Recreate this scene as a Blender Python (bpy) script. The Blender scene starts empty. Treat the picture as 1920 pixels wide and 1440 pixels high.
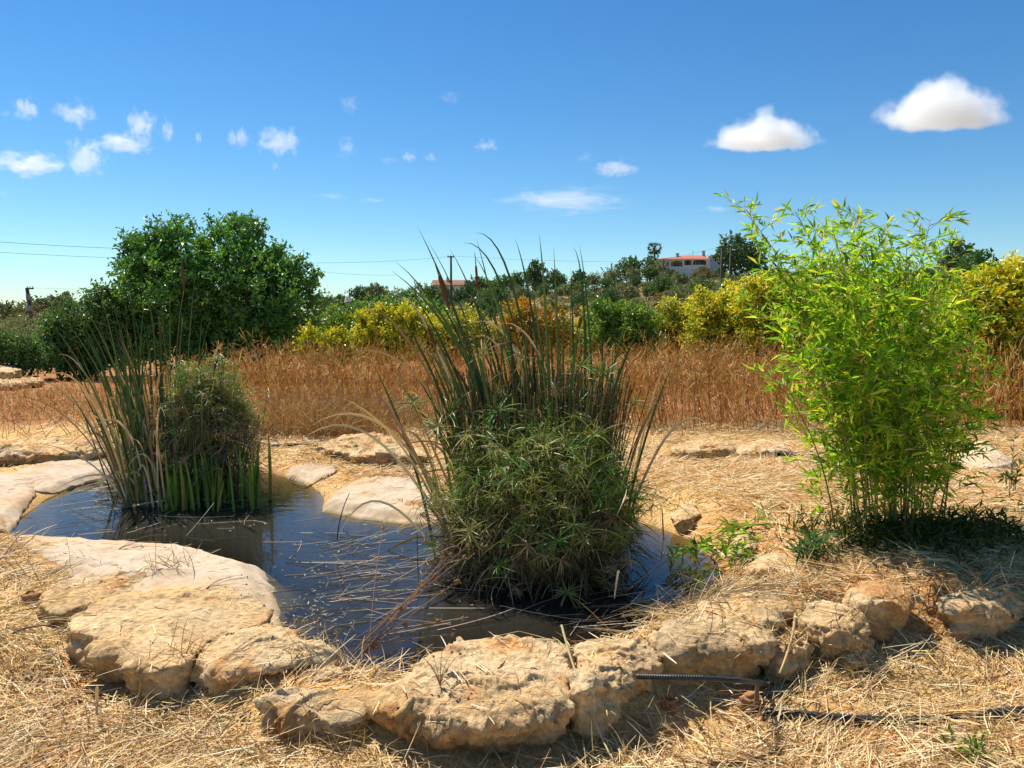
import bpy, math, random
import numpy as np
from mathutils import Vector, Matrix
from mathutils.bvhtree import BVHTree

random.seed(7)
RNG = np.random.default_rng(7)
SC = bpy.context.scene
COL = SC.collection

# ------------------------------------------------------------------ camera
CAM_H, FPX, CXP, CYP, HORIZON = 1.6, 1430.0, 960.0, 720.0, 600.0
PITCH = math.atan((CYP - HORIZON) / FPX)
cam_data = bpy.data.cameras.new('camera')
cam = bpy.data.objects.new('camera', cam_data)
COL.objects.link(cam)
cam.location = (0, 0, CAM_H)
cam.rotation_euler = (math.pi / 2 - PITCH, 0, 0)
cam_data.sensor_width = 36.0
cam_data.lens = 36.0 * FPX / 1920.0
cam_data.clip_start = 0.05
cam_data.clip_end = 30000
SC.camera = cam

# ------------------------------------------------------------------ sky, sun, exposure
SUN_DIR = Vector((-0.52, 0.60, 1.15)).normalized()
SUN_EL = math.asin(SUN_DIR.z)
SUN_ROT = math.atan2(SUN_DIR.x, SUN_DIR.y)
world = bpy.data.worlds.new('World')
SC.world = world
world.use_nodes = True
wn, wl = world.node_tree.nodes, world.node_tree.links
wn.clear()
sky = wn.new('ShaderNodeTexSky')
sky.sky_type = 'NISHITA'
sky.sun_disc = False
sky.sun_elevation = SUN_EL
sky.sun_rotation = SUN_ROT
sky.altitude = 0
sky.air_density = 1.0
sky.dust_density = 0.0
sky.ozone_density = 1.2
hsv = wn.new('ShaderNodeMix')
hsv.data_type = 'RGBA'
hsv.blend_type = 'MULTIPLY'
hsv.inputs['Factor'].default_value = 1.0
hsv.inputs[7].default_value = (0.70, 0.905, 1.02, 1.0)
bg = wn.new('ShaderNodeBackground')
bg.inputs['Strength'].default_value = 0.084
wo = wn.new('ShaderNodeOutputWorld')
sat = wn.new('ShaderNodeHueSaturation')
sat.inputs['Saturation'].default_value = 1.31
wl.new(sky.outputs[0], sat.inputs['Color'])
wl.new(sat.outputs[0], hsv.inputs[6])
wl.new(hsv.outputs[2], bg.inputs['Color'])
wl.new(bg.outputs[0], wo.inputs['Surface'])

sun_data = bpy.data.lights.new('sun', 'SUN')
sun_data.energy = 5.0
sun_data.angle = math.radians(0.55)
sun_data.color = (1.0, 0.94, 0.85)
sun = bpy.data.objects.new('sun', sun_data)
COL.objects.link(sun)
sun.rotation_euler = SUN_DIR.to_track_quat('Z', 'Y').to_euler()
sun.location = (-20, 10, 40)

SC.view_settings.view_transform = 'Standard'
SC.view_settings.look = 'None'
SC.view_settings.exposure = 0.55
SC.view_settings.gamma = 1.0
SC.view_settings.use_curve_mapping = False
SC.cycles.volume_bounces = 8
SC.cycles.max_bounces = 10
SC.cycles.diffuse_bounces = 2
SC.cycles.sample_clamp_indirect = 8.0

# ------------------------------------------------------------------ pixel <-> world helpers
_c, _s = math.cos(PITCH), math.sin(PITCH)


def ray(px, py):
    u, v = (px - CXP) / FPX, (CYP - py) / FPX
    return np.array([u, _c + v * _s, v * _c - _s])


def at(px, py, z=0.0):
    d = ray(px, py)
    t = (z - CAM_H) / d[2]
    return np.array([d[0] * t, d[1] * t, z])


def atY(px, py, Y):
    d = ray(px, py)
    t = Y / d[1]
    return np.array([d[0] * t, Y, CAM_H + d[2] * t])


def ss(a, b, x):
    t = np.clip((np.asarray(x, float) - a) / (b - a), 0, 1)
    return t * t * (3 - 2 * t)


# ------------------------------------------------------------------ numpy noise
def _hash(ix, iy, iz, seed):
    h = (ix.astype(np.int64) * 374761393 + iy.astype(np.int64) * 668265263 + iz.astype(np.int64) * 2147483647 + seed * 974634613) & 0xFFFFFFFF
    h = ((h ^ (h >> 13)) * 1274126177) & 0xFFFFFFFF
    h = ((h ^ (h >> 16)) * 2246822519) & 0xFFFFFFFF
    return ((h ^ (h >> 15)) & 0xFFFFFF) / float(0xFFFFFF)


def vnoise(p, seed=0):
    p = np.asarray(p, float)
    i = np.floor(p)
    f = p - i
    f = f * f * f * (f * (f * 6 - 15) + 10)
    ix, iy, iz = i[..., 0], i[..., 1], i[..., 2]
    r = 0
    for dx in (0, 1):
        wx = f[..., 0] if dx else 1 - f[..., 0]
        for dy in (0, 1):
            wy = f[..., 1] if dy else 1 - f[..., 1]
            for dz in (0, 1):
                wz = f[..., 2] if dz else 1 - f[..., 2]
                r = r + wx * wy * wz * _hash(ix + dx, iy + dy, iz + dz, seed)
    return r * 2 - 1


def fbm(p, octs=4, seed=0, gain=0.5):
    p = np.asarray(p, float)
    a, r, t = 1.0, 0, 0
    for o in range(octs):
        r = r + a * vnoise(p * (2.03 ** o) + o * 17.3, seed + o)
        t += a
        a *= gain
    return r / t


def fbm2(x, y, sc, octs=4, seed=0):
    x = np.asarray(x, float)
    return fbm(np.stack([x * sc, np.asarray(y, float) * sc, np.zeros_like(x) + 0.37], -1), octs, seed)


def worley(p, seed=0):
    i = np.floor(p)
    best = np.full(p.shape[0], 9.0)
    for dx in (-1, 0, 1):
        for dy in (-1, 0, 1):
            for dz in (-1, 0, 1):
                c = i + np.array([dx, dy, dz])
                o = np.stack([_hash(c[:, 0], c[:, 1], c[:, 2], seed + k) for k in (1, 2, 3)], -1)
                best = np.minimum(best, ((c + o - p) ** 2).sum(1))
    return np.sqrt(best)


def blocks(p, seed=0):
    """one random value for each Voronoi cell, and the gap between the two nearest cell centres"""
    i = np.floor(p)
    b1 = np.full(p.shape[0], 9.0)
    b2 = np.full(p.shape[0], 9.0)
    val = np.zeros(p.shape[0])
    for dx in (-1, 0, 1):
        for dy in (-1, 0, 1):
            for dz in (-1, 0, 1):
                c = i + np.array([dx, dy, dz])
                o = np.stack([_hash(c[:, 0], c[:, 1], c[:, 2], seed + k) for k in (1, 2, 3)], -1)
                d = np.sqrt(((c + o - p) ** 2).sum(1))
                near = d < b1
                b2 = np.where(near, b1, np.minimum(b2, d))
                val = np.where(near, _hash(c[:, 0], c[:, 1], c[:, 2], seed + 9), val)
                b1 = np.where(near, d, b1)
    return val, b2 - b1


# ------------------------------------------------------------------ mesh helpers
def mk_mesh(name, V, F, mat, C=None, smooth=False):
    V = np.asarray(V, float).reshape(-1, 3)
    F = [np.asarray(f, np.int64) for f in (F if isinstance(F, list) else [F]) if len(f)]
    me = bpy.data.meshes.new(name)
    me.vertices.add(len(V))
    me.vertices.foreach_set('co', V.astype(np.float32).ravel())
    nl = sum(f.size for f in F)
    npoly = sum(len(f) for f in F)
    me.loops.add(nl)
    me.polygons.add(npoly)
    me.loops.foreach_set('vertex_index', np.concatenate([f.ravel() for f in F]).astype(np.int32))
    starts, o = [], 0
    for f in F:
        k = f.shape[1]
        starts.append(o + np.arange(len(f)) * k)
        o += f.size
    me.polygons.foreach_set('loop_start', np.concatenate(starts).astype(np.int32))
    me.polygons.foreach_set('use_smooth', np.full(npoly, bool(smooth)))
    if C is not None:
        C = np.asarray(C, float)
        if C.ndim == 1:
            C = np.tile(C, (len(V), 1))
        if C.shape[1] == 3:
            C = np.concatenate([C, np.ones((len(C), 1))], 1)
        a = me.color_attributes.new('col', 'FLOAT_COLOR', 'POINT')
        a.data.foreach_set('color', C.astype(np.float32).ravel())
    me.update(calc_edges=True)
    if mat:
        me.materials.append(mat)
    return me


def link(name, data, parent=None, loc=(0, 0, 0)):
    o = bpy.data.objects.new(name, data)
    COL.objects.link(o)
    o.location = loc
    if parent is not None:
        o.parent = parent
    return o


def tag(o, label=None, cat=None, group=None, kind=None):
    if label:
        o['label'] = label
    if cat:
        o['category'] = cat
    if group:
        o['group'] = group
    if kind:
        o['kind'] = kind
    return o


def thing(name, label, cat, loc, group=None):
    o = link(name, None, None, tuple(loc))
    return tag(o, label, cat, group)


def part(name, root, V, F, mat, C=None, smooth=False, kind=None, label=None):
    """a part whose vertices are given in world space"""
    off = np.array(root.location)
    p = root.parent
    while p is not None:
        off = off + np.array(p.location)
        p = p.parent
    o = link(name, mk_mesh(name, np.asarray(V, float).reshape(-1, 3) - off, F, mat, C, smooth), root)
    return tag(o, label, None, None, kind)


def solo(name, label, cat, V, F, mat, C=None, smooth=False, group=None, kind=None, loc=None):
    V = np.asarray(V, float).reshape(-1, 3)
    if loc is None:
        loc = np.array([V[:, 0].mean(), V[:, 1].mean(), V[:, 2].min()])
    o = link(name, mk_mesh(name, V - loc, F, mat, C, smooth), None, tuple(loc))
    return tag(o, label, cat, group, kind)


class Geo:
    """collects pieces into one mesh"""

    def __init__(self):
        self.V, self.Q, self.T, self.C, self.n = [], [], [], [], 0

    def add(self, V, F, C=None):
        V = np.asarray(V, float).reshape(-1, 3)
        F = [np.asarray(f, np.int64) for f in (F if isinstance(F, list) else [F]) if len(f)]
        for f in F:
            (self.Q if f.shape[1] == 4 else self.T).append(f + self.n)
        self.V.append(V)
        if C is None:
            C = np.ones((len(V), 3))
        C = np.asarray(C, float)
        if C.ndim == 1:
            C = np.tile(C, (len(V), 1))
        self.C.append(C)
        self.n += len(V)

    def box(self, x0, x1, y0, y1, z0, z1, C=None):
        V = [(x, y, z) for z in (z0, z1) for y in (y0, y1) for x in (x0, x1)]
        self.add(V, np.array([(0, 2, 3, 1), (4, 5, 7, 6), (0, 1, 5, 4), (2, 6, 7, 3), (0, 4, 6, 2), (1, 3, 7, 5)]), C)

    def get(self):
        F = []
        if self.Q:
            F.append(np.concatenate(self.Q))
        if self.T:
            F.append(np.concatenate(self.T))
        return np.concatenate(self.V), F, np.concatenate(self.C)


def norm(v):
    return v / np.maximum(np.linalg.norm(v, axis=-1, keepdims=True), 1e-9)


def rand_unit(n):
    return norm(RNG.normal(size=(n, 3)))


def ribbons_from_paths(P, W, axis, C, fold=0.0):
    """P (n,k,3) paths, W (n,k) half widths, axis (n,3) face axis. Folded ribbon of 3 verts a ring when fold>0."""
    n, k, _ = P.shape
    d = np.gradient(P, axis=1)
    d = norm(d)
    side = norm(np.cross(d, axis[:, None, :]))
    if fold > 0:
        up = norm(np.cross(side, d))
        A = P - side * W[..., None] + up * (W * fold)[..., None]
        M = P
        B = P + side * W[..., None] + up * (W * fold)[..., None]
        V = np.stack([A, M, B], 2).reshape(-1, 3)
        idx = np.arange(n * k * 3).reshape(n, k, 3)
        q1 = np.stack([idx[:, :-1, 0], idx[:, :-1, 1], idx[:, 1:, 1], idx[:, 1:, 0]], -1).reshape(-1, 4)
        q2 = np.stack([idx[:, :-1, 1], idx[:, :-1, 2], idx[:, 1:, 2], idx[:, 1:, 1]], -1).reshape(-1, 4)
        F = np.concatenate([q1, q2])
        m = 3
    else:
        V = np.stack([P - side * W[..., None], P + side * W[..., None]], 2).reshape(-1, 3)
        idx = np.arange(n * k * 2).reshape(n, k, 2)
        F = np.stack([idx[:, :-1, 0], idx[:, :-1, 1], idx[:, 1:, 1], idx[:, 1:, 0]], -1).reshape(-1, 4)
        m = 2
    C = np.asarray(C, float)
    if C.ndim == 2:
        C = np.repeat(C, k * m, axis=0)
    else:
        C = np.repeat(C.reshape(-1, 3), m, axis=0)
    return V, F, C


def strand_paths(root, dir0, L, bend, bdir, k):
    """curved paths: the heading turns from dir0 towards bdir by bend"""
    n = len(root)
    P = np.zeros((n, k, 3))
    P[:, 0] = root
    st = (L / (k - 1))[:, None]
    for i in range(1, k):
        t = (i - 0.5) / (k - 1)
        d = norm(dir0 + bdir * (bend * t ** 1.4)[:, None])
        P[:, i] = P[:, i - 1] + d * st
    return P


def tubes_from_paths(P, R, C, sides=5, cap=True):
    n, k, _ = P.shape
    d = norm(np.gradient(P, axis=1))
    ref = np.where(np.abs(d[..., 2:3]) > 0.9, np.array([1.0, 0, 0]), np.array([0, 0, 1.0]))
    a = norm(np.cross(d, ref))
    b = np.cross(d, a)
    V = []
    for s in range(sides):
        th = 2 * math.pi * s / sides
        V.append(P + (a * math.cos(th) + b * math.sin(th)) * R[..., None])
    V = np.stack(V, 2)
    idx = np.arange(n * k * sides).reshape(n, k, sides)
    nx = np.roll(idx, -1, axis=2)
    F = [np.stack([idx[:, :-1], nx[:, :-1], nx[:, 1:], idx[:, 1:]], -1).reshape(-1, 4)]
    V = V.reshape(-1, 3)
    C = np.asarray(C, float)
    if C.ndim == 1:
        C = np.tile(C, (n, 1))
    C = np.repeat(C, k * sides, axis=0) if C.ndim == 2 else np.repeat(C.reshape(-1, 3), sides, axis=0)
    if cap and sides >= 4:
        if sides == 4:
            F.append(idx[:, -1, :].reshape(-1, 4))
        else:
            tr = [idx[:, -1, [0, j, j + 1]] for j in range(1, sides - 1)]
            F.append(np.concatenate(tr))
    return V, F, C


def bezier(A, B, Cc, k):
    t = np.linspace(0, 1, k)[:, None]
    return (1 - t) ** 2 * A + 2 * t * (1 - t) * B + t * t * Cc


def leaves(cen, dr, nr, L, W, C, fold=0.35, droop=0.15):
    """pointed leaves of two folded halves (4 verts, 2 tris each)"""
    n = len(cen)
    dr = norm(dr)
    side = norm(np.cross(dr, nr))
    up = np.cross(side, dr)
    L, W = np.broadcast_to(L, n)[:, None], np.broadcast_to(W, n)[:, None]
    base = cen
    tip = cen + dr * L - up * L * droop
    mid = cen + dr * L * 0.42
    A = mid - side * W + up * W * fold
    B = mid + side * W + up * W * fold
    V = np.stack([base, A, tip, B], 1).reshape(-1, 3)
    i = np.arange(n)[:, None] * 4
    F = np.concatenate([i + np.array([[0, 2, 1]]), i + np.array([[0, 3, 2]])])
    return V, F, np.repeat(C, 4, axis=0)


def palette(n, cols, jitter=0.15, w=None):
    cols = np.array(cols, float)
    c = cols[RNG.choice(len(cols), n, p=w)]
    return np.clip(c * (1 + RNG.uniform(-jitter, jitter, (n, 1))) * (1 + RNG.uniform(-jitter * .4, jitter * .4, (n, 3))), 0, 1)


# ------------------------------------------------------------------ materials
def new_mat(name):
    m = bpy.data.materials.new(name)
    m.use_nodes = True
    nt = m.node_tree
    nt.nodes.clear()
    out = nt.nodes.new('ShaderNodeOutputMaterial')
    return m, nt, out


def N(nt, kind, **kw):
    n = nt.nodes.new(kind)
    for k, v in kw.items():
        if k.startswith('i_'):
            n.inputs[k[2:].replace('_', ' ')].default_value = v
        else:
            setattr(n, k, v)
    return n


def mat_leaf(name, rough=0.45, trans=0.3, spec=0.4, boost=1.5):
    m, nt, out = new_mat(name)
    a = N(nt, 'ShaderNodeAttribute', attribute_name='col')
    p = N(nt, 'ShaderNodeBsdfPrincipled')
    p.inputs['Roughness'].default_value = rough
    p.inputs['Specular IOR Level'].default_value = spec
    nt.links.new(a.outputs['Color'], p.inputs['Base Color'])
    if trans > 0:
        tr = N(nt, 'ShaderNodeBsdfTranslucent')
        mx = N(nt, 'ShaderNodeVectorMath', operation='MULTIPLY')
        mx.inputs[1].default_value = (boost * 1.05, boost, boost * 0.5)
        nt.links.new(a.outputs['Color'], mx.inputs[0])
        nt.links.new(mx.outputs[0], tr.inputs['Color'])
        ms = N(nt, 'ShaderNodeMixShader')
        ms.inputs[0].default_value = trans
        nt.links.new(p.outputs[0], ms.inputs[1])
        nt.links.new(tr.outputs[0], ms.inputs[2])
        nt.links.new(ms.outputs[0], out.inputs[0])
    else:
        nt.links.new(p.outputs[0], out.inputs[0])
    return m


def mat_attr(name, rough=0.8, spec=0.2, noise_scale=40.0, noise_amt=0.25, bump=0.3, bump_scale=None, dist=0.01):
    """vertex colour times fine noise, with fine relief"""
    m, nt, out = new_mat(name)
    a = N(nt, 'ShaderNodeAttribute', attribute_name='col')
    g = N(nt, 'ShaderNodeNewGeometry')
    nz = N(nt, 'ShaderNodeTexNoise')
    nz.inputs['Scale'].default_value = noise_scale
    nz.inputs['Detail'].default_value = 6
    nt.links.new(g.outputs['Position'], nz.inputs['Vector'])
    mr = N(nt, 'ShaderNodeMapRange')
    mr.inputs['From Min'].default_value = 0.3
    mr.inputs['From Max'].default_value = 0.7
    mr.inputs['To Min'].default_value = 1 - noise_amt
    mr.inputs['To Max'].default_value = 1 + noise_amt
    nt.links.new(nz.outputs['Fac'], mr.inputs['Value'])
    mu = N(nt, 'ShaderNodeVectorMath', operation='SCALE')
    nt.links.new(a.outputs['Color'], mu.inputs[0])
    nt.links.new(mr.outputs[0], mu.inputs['Scale'])
    p = N(nt, 'ShaderNodeBsdfPrincipled')
    p.inputs['Roughness'].default_value = rough
    p.inputs['Specular IOR Level'].default_value = spec
    nt.links.new(mu.outputs[0], p.inputs['Base Color'])
    if bump:
        nb = N(nt, 'ShaderNodeTexNoise')
        nb.inputs['Scale'].default_value = bump_scale or noise_scale * 1.3
        nb.inputs['Detail'].default_value = 8
        nb.inputs['Roughness'].default_value = 0.65
        nt.links.new(g.outputs['Position'], nb.inputs['Vector'])
        b = N(nt, 'ShaderNodeBump')
        b.inputs['Strength'].default_value = bump
        b.inputs['Distance'].default_value = dist
        nt.links.new(nb.outputs['Fac'], b.inputs['Height'])
        nt.links.new(b.outputs[0], p.inputs['Normal'])
    nt.links.new(p.outputs[0], out.inputs[0])
    return m


def mat_plain(name, col, rough=0.7, spec=0.3, noise=0.12, scale=8.0):
    m, nt, out = new_mat(name)
    g = N(nt, 'ShaderNodeNewGeometry')
    nz = N(nt, 'ShaderNodeTexNoise')
    nz.inputs['Scale'].default_value = scale
    nz.inputs['Detail'].default_value = 5
    nt.links.new(g.outputs['Position'], nz.inputs['Vector'])
    r = N(nt, 'ShaderNodeValToRGB')
    r.color_ramp.elements[0].position = 0.3
    r.color_ramp.elements[1].position = 0.7
    r.color_ramp.elements[0].color = [c * (1 - noise) for c in col] + [1]
    r.color_ramp.elements[1].color = [min(1, c * (1 + noise)) for c in col] + [1]
    nt.links.new(nz.outputs['Fac'], r.inputs[0])
    p = N(nt, 'ShaderNodeBsdfPrincipled')
    p.inputs['Roughness'].default_value = rough
    p.inputs['Specular IOR Level'].default_value = spec
    nt.links.new(r.outputs[0], p.inputs['Base Color'])
    nt.links.new(p.outputs[0], out.inputs[0])
    return m


M_GROUND = mat_attr('soil_and_chaff', 0.95, 0.05, 55, 0.35, 0.8, 70, 0.015)
M_ROCK = mat_attr('limestone', 0.92, 0.10, 34, 0.30, 1.0, 42, 0.022)
M_LINER = mat_attr('pale_liner', 0.9, 0.1, 22, 0.14, 0.5, 26, 0.008)
M_STRAW = mat_leaf('straw', 0.6, 0.12, 0.3, 1.0)
M_DRY = mat_leaf('dry_stalk', 0.75, 0.12, 0.15, 1.0)
M_REED = mat_leaf('reed_leaf', 0.5, 0.13, 0.22, 1.3)
M_SEDGE = mat_leaf('sedge_leaf', 0.42, 0.28, 0.4, 1.5)
M_BAMBOO = mat_leaf('bamboo_leaf', 0.42, 0.46, 0.35, 1.6)
M_FOL = mat_leaf('tree_leaf', 0.42, 0.22, 0.45, 1.5)
M_FAR = mat_leaf('far_foliage', 0.6, 0.15, 0.2, 1.3)
M_BARK = mat_attr('bark', 0.9, 0.1, 30, 0.3, 0.6, 50, 0.02)
M_STEM = mat_leaf('stem', 0.55, 0.0, 0.3)
M_PIPE = mat_plain('black_pipe', (0.03, 0.03, 0.032), 0.45, 0.4, 0.35, 60)
M_WHITE = mat_plain('white_render', (0.78, 0.75, 0.72), 0.8, 0.2, 0.06, 1.0)
M_BEIGE_SHADED = mat_plain('beige_render_shaded', (0.42, 0.34, 0.28), 0.85, 0.2, 0.06, 1.0)  # pinkish beige, darkened so the colour carries the veranda's shade behind the arches
M_GREYWALL = mat_plain('bluish_grey_wall', (0.42, 0.45, 0.50), 0.8, 0.2, 0.06, 1.0)
M_ROOF = mat_plain('terracotta_tile', (0.44, 0.15, 0.095), 0.8, 0.2, 0.2, 3.0)
M_ROOF2 = mat_plain('pale_terracotta', (0.48, 0.27, 0.18), 0.8, 0.2, 0.15, 3.0)
M_PINK = mat_plain('pink_render', (0.50, 0.24, 0.17), 0.85, 0.2, 0.08, 1.0)
M_DARKGLASS = mat_plain('dark_window', (0.03, 0.035, 0.04), 0.15, 0.5, 0.1, 1.0)
M_POLE = mat_plain('weathered_wood', (0.09, 0.075, 0.065), 0.85, 0.2, 0.2, 6.0)
M_METAL = mat_plain('grey_metal', (0.18, 0.19, 0.2), 0.5, 0.5, 0.1, 6.0)
M_FRUIT = mat_plain('ripe_pomegranate', (0.16, 0.02, 0.015), 0.45, 0.4, 0.3, 30.0)

# ------------------------------------------------------------------ pond outline and terrain
POND_PX = [(12, 998), (45, 968), (90, 935), (150, 910), (215, 893), (300, 885), (400, 880), (480, 884), (530, 893), (575, 905),
           (603, 930), (608, 958), (680, 972), (760, 982), (830, 978), (950, 960), (1100, 960), (1220, 985), (1290, 1012),
           (1345, 1055), (1350, 1095), (1310, 1130), (1230, 1160), (1180, 1190), (1110, 1215), (1000, 1235), (900, 1235), (820, 1242),
           (750, 1268), (680, 1262), (610, 1240), (560, 1200), (520, 1185), (505, 1125), (480, 1075), (350, 1035), (200, 1030), (60, 1015)]
POND = np.array([at(x, y, 0.0)[:2] for x, y in POND_PX])


def sdf(poly, x, y):
    x, y = np.asarray(x, float), np.asarray(y, float)
    d = np.full(x.shape, 1e9)
    inside = np.zeros(x.shape, bool)
    n = len(poly)
    for i in range(n):
        a, b = poly[i], poly[(i + 1) % n]
        e = b - a
        wx, wy = x - a[0], y - a[1]
        t = np.clip((wx * e[0] + wy * e[1]) / (e @ e), 0, 1)
        d = np.minimum(d, (wx - e[0] * t) ** 2 + (wy - e[1] * t) ** 2)
        c = ((a[1] <= y) & (b[1] > y)) | ((b[1] <= y) & (a[1] > y))
        with np.errstate(divide='ignore', invalid='ignore'):
            xi = a[0] + (y - a[1]) / (b[1] - a[1] + 1e-12) * e[0]
        inside ^= c & (x < xi)
    d = np.sqrt(d)
    return np.where(inside, -d, d)


RIDGE_PX = [-600, -100, 0, 400, 600, 700, 800, 900, 1000, 1100, 1200, 1300, 1400, 1500, 1600, 1800, 1900, 2100, 2600]
RIDGE_PY = [600, 598, 598, 592, 584, 568, 560, 552, 541, 536, 522, 514, 514, 517, 520, 522, 534, 550, 575]


def H(x, y, rough=1.0):
    x, y = np.asarray(x, float), np.asarray(y, float)
    far = y > 14
    d = np.full(x.shape, 9.0)
    near = ~far & (np.abs(x) < 12) & (y > 0)
    if near.any():
        d[near] = sdf(POND, x[near], y[near])
    base = -0.08 + 0.17 * ss(3.0, 4.6, y)
    base = base + 0.13 * ss(0.95, 1.7, x) * ss(3.75, 4.15, y) * (1 - ss(5.5, 8.5, y))
    base = base - 0.055 * np.exp(-((y - 2.95 - .10 * np.abs(x)) / .22) ** 2) * ss(-1.25, -.8, x) * (1 - ss(.7, 1.0, x))
    nz = 0.035 * fbm2(x, y, 1.3, 3, 3) + 0.03 * fbm2(x, y, 5.0, 4, 5) * (1 - ss(9, 30, y)) + 0.015 * fbm2(x, y, 17.0, 3, 8) * (1 - ss(5, 9, y))
    out = base * ss(0.12, 0.7, d) + 0.05 * ss(0.0, 0.12, d) * (1 - ss(0.25, 0.7, d)) + nz * ss(0.0, 0.35, d) * rough
    ins = -0.42 * (1 - np.exp(np.minimum(d, 0) / 0.45))
    z = np.where(d < 0, ins, out)
    # the far slope
    px = 960 + FPX * x / np.maximum(y, 5)
    zr = (600 - np.interp(px, RIDGE_PX, RIDGE_PY)) / FPX * 200 + 0.4
    t = np.clip((y - 42) / 158, 0, 1)
    t = np.where(y > 200, 1 - ss(230, 700, y), t ** 1.15)
    hill = zr * t + 1.2 * fbm2(x, y, 0.03, 3, 21) * ss(50, 120, y) * (1 - ss(170, 200, y)) * ss(0.5, 3, zr)
    return z + hill


def Hs(x, y):
    return float(H(np.array([x]), np.array([y]))[0])


M = 360
ys = [-40.0, -15.0, -6.0, -2.5, 0.0, 1.0]
y = 1.4
while y < 4000:
    ys.append(y)
    y += max(0.030, 0.0125 * y) if y < 14 else 0.035 * y
ys = np.array(ys)
u = np.linspace(-1, 1, M)
GX = u[None, :] * (4.6 + 1.0 * np.maximum(ys, 0) + np.where(ys < 0, 10, 0))[:, None]
GY = np.repeat(ys[:, None], M, 1)
GZ = H(GX.ravel(), GY.ravel()).reshape(GX.shape)
idx = np.arange(GX.size).reshape(GX.shape)
quads = np.stack([idx[:-1, :-1], idx[:-1, 1:], idx[1:, 1:], idx[1:, :-1]], -1).reshape(-1, 4)
gx, gy, gz = GX.ravel(), GY.ravel(), GZ.ravel()
straw = np.array([0.64, 0.41, 0.16])
soil = np.array([0.55, 0.28, 0.10])
redsoil = np.array([0.36, 0.15, 0.06])
mud = np.array([0.13, 0.10, 0.045])
f1 = ss(-0.25, 0.35, fbm2(gx, gy, 0.8, 4, 31))[:, None]
f2 = ss(0.12, 0.5, fbm2(gx, gy, 1.9, 4, 37))[:, None]
gc = straw * f1 + soil * (1 - f1)
gc = gc * (1 - 0.6 * f2) + redsoil * 0.6 * f2
wf = (ss(10.2, 11.5, gy) * (1 - ss(30, 60, gy)))[:, None]
gc = gc * (1 - wf) + np.array([0.36, 0.17, 0.07]) * wf
hf = ss(40, 80, gy)[:, None]
hn = ss(-0.2, 0.3, fbm2(gx, gy, 0.06, 4, 41))[:, None]
hillc = np.array([0.42, 0.24, 0.12]) * hn + np.array([0.20, 0.17, 0.07]) * (1 - hn)
gc = gc * (1 - hf) + hillc * hf
pd = np.full(gx.shape, 9.0)
nn = (np.abs(gx) < 12) & (gy > 0) & (gy < 14)
pd[nn] = sdf(POND, gx[nn], gy[nn])
mf = (1 - ss(-0.04, 0.07, pd))[:, None]
gc = gc * (1 - mf) + (np.array([0.30, 0.21, 0.09])) * mf
deep = (1 - ss(-0.5, -0.1, pd))[:, None]
gc = gc * (1 - deep) + mud * deep
g = solo('ground', 'dry straw-strewn ochre ground round the pond and up to the hill', None, np.stack([gx, gy, gz], -1), quads, M_GROUND, gc, True, kind='structure', loc=np.zeros(3))

# water: the cells of the same grid inside the basin, flat at z = 0
pdg = pd.reshape(GX.shape)
cell = np.maximum.reduce([pdg[:-1, :-1], pdg[1:, :-1], pdg[:-1, 1:], pdg[1:, 1:]]) < 0.10
wq = np.stack([idx[:-1, :-1], idx[:-1, 1:], idx[1:, 1:], idx[1:, :-1]], -1)[cell]
used, inv = np.unique(wq, return_inverse=True)
wv = np.stack([gx[used], gy[used], np.zeros(len(used))], -1)
depth = np.clip(-gz[used], 0, 1)
wc = np.stack([depth, depth, depth], -1)


def mat_water():
    m, nt, out = new_mat('pond_water')
    a = N(nt, 'ShaderNodeAttribute', attribute_name='col')
    ge = N(nt, 'ShaderNodeNewGeometry')
    nz = N(nt, 'ShaderNodeTexNoise')
    nz.inputs['Scale'].default_value = 9
    nz.inputs['Detail'].default_value = 3
    nt.links.new(ge.outputs['Position'], nz.inputs['Vector'])
    bp = N(nt, 'ShaderNodeBump')
    bp.inputs['Strength'].default_value = 0.028
    bp.inputs['Distance'].default_value = 0.05
    nt.links.new(nz.outputs['Fac'], bp.inputs['Height'])
    murk = N(nt, 'ShaderNodeMapRange')
    murk.inputs['From Min'].default_value = 0.0
    murk.inputs['From Max'].default_value = 0.30
    murk.inputs['To Min'].default_value = 0.10
    murk.inputs['To Max'].default_value = 0.97
    nt.links.new(a.outputs['Fac'], murk.inputs['Value'])
    tr = N(nt, 'ShaderNodeBsdfTransparent')
    tr.inputs['Color'].default_value = (0.80, 0.78, 0.62, 1)
    df = N(nt, 'ShaderNodeBsdfDiffuse')
    df.inputs['Color'].default_value = (0.030, 0.027, 0.020, 1)
    m1 = N(nt, 'ShaderNodeMixShader')
    nt.links.new(murk.outputs[0], m1.inputs[0])
    nt.links.new(tr.outputs[0], m1.inputs[1])
    nt.links.new(df.outputs[0], m1.inputs[2])
    fr = N(nt, 'ShaderNodeFresnel')
    fr.inputs['IOR'].default_value = 1.45
    nt.links.new(bp.outputs[0], fr.inputs['Normal'])
    gl = N(nt, 'ShaderNodeBsdfGlossy')
    gl.inputs['Roughness'].default_value = 0.02
    nt.links.new(bp.outputs[0], gl.inputs['Normal'])
    m2 = N(nt, 'ShaderNodeMixShader')
    nt.links.new(fr.outputs[0], m2.inputs[0])
    nt.links.new(m1.outputs[0], m2.inputs[1])
    nt.links.new(gl.outputs[0], m2.inputs[2])
    nt.links.new(m2.outputs[0], out.inputs[0])
    return m


w = link('pond_water', mk_mesh('pond_water', wv, inv.reshape(-1, 4), mat_water(), wc, True))
tag(w, 'still dark pond water reflecting the blue sky', None, None, 'structure')

# ------------------------------------------------------------------ rocks and liner sheets
ROCK_TREES = []


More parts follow.
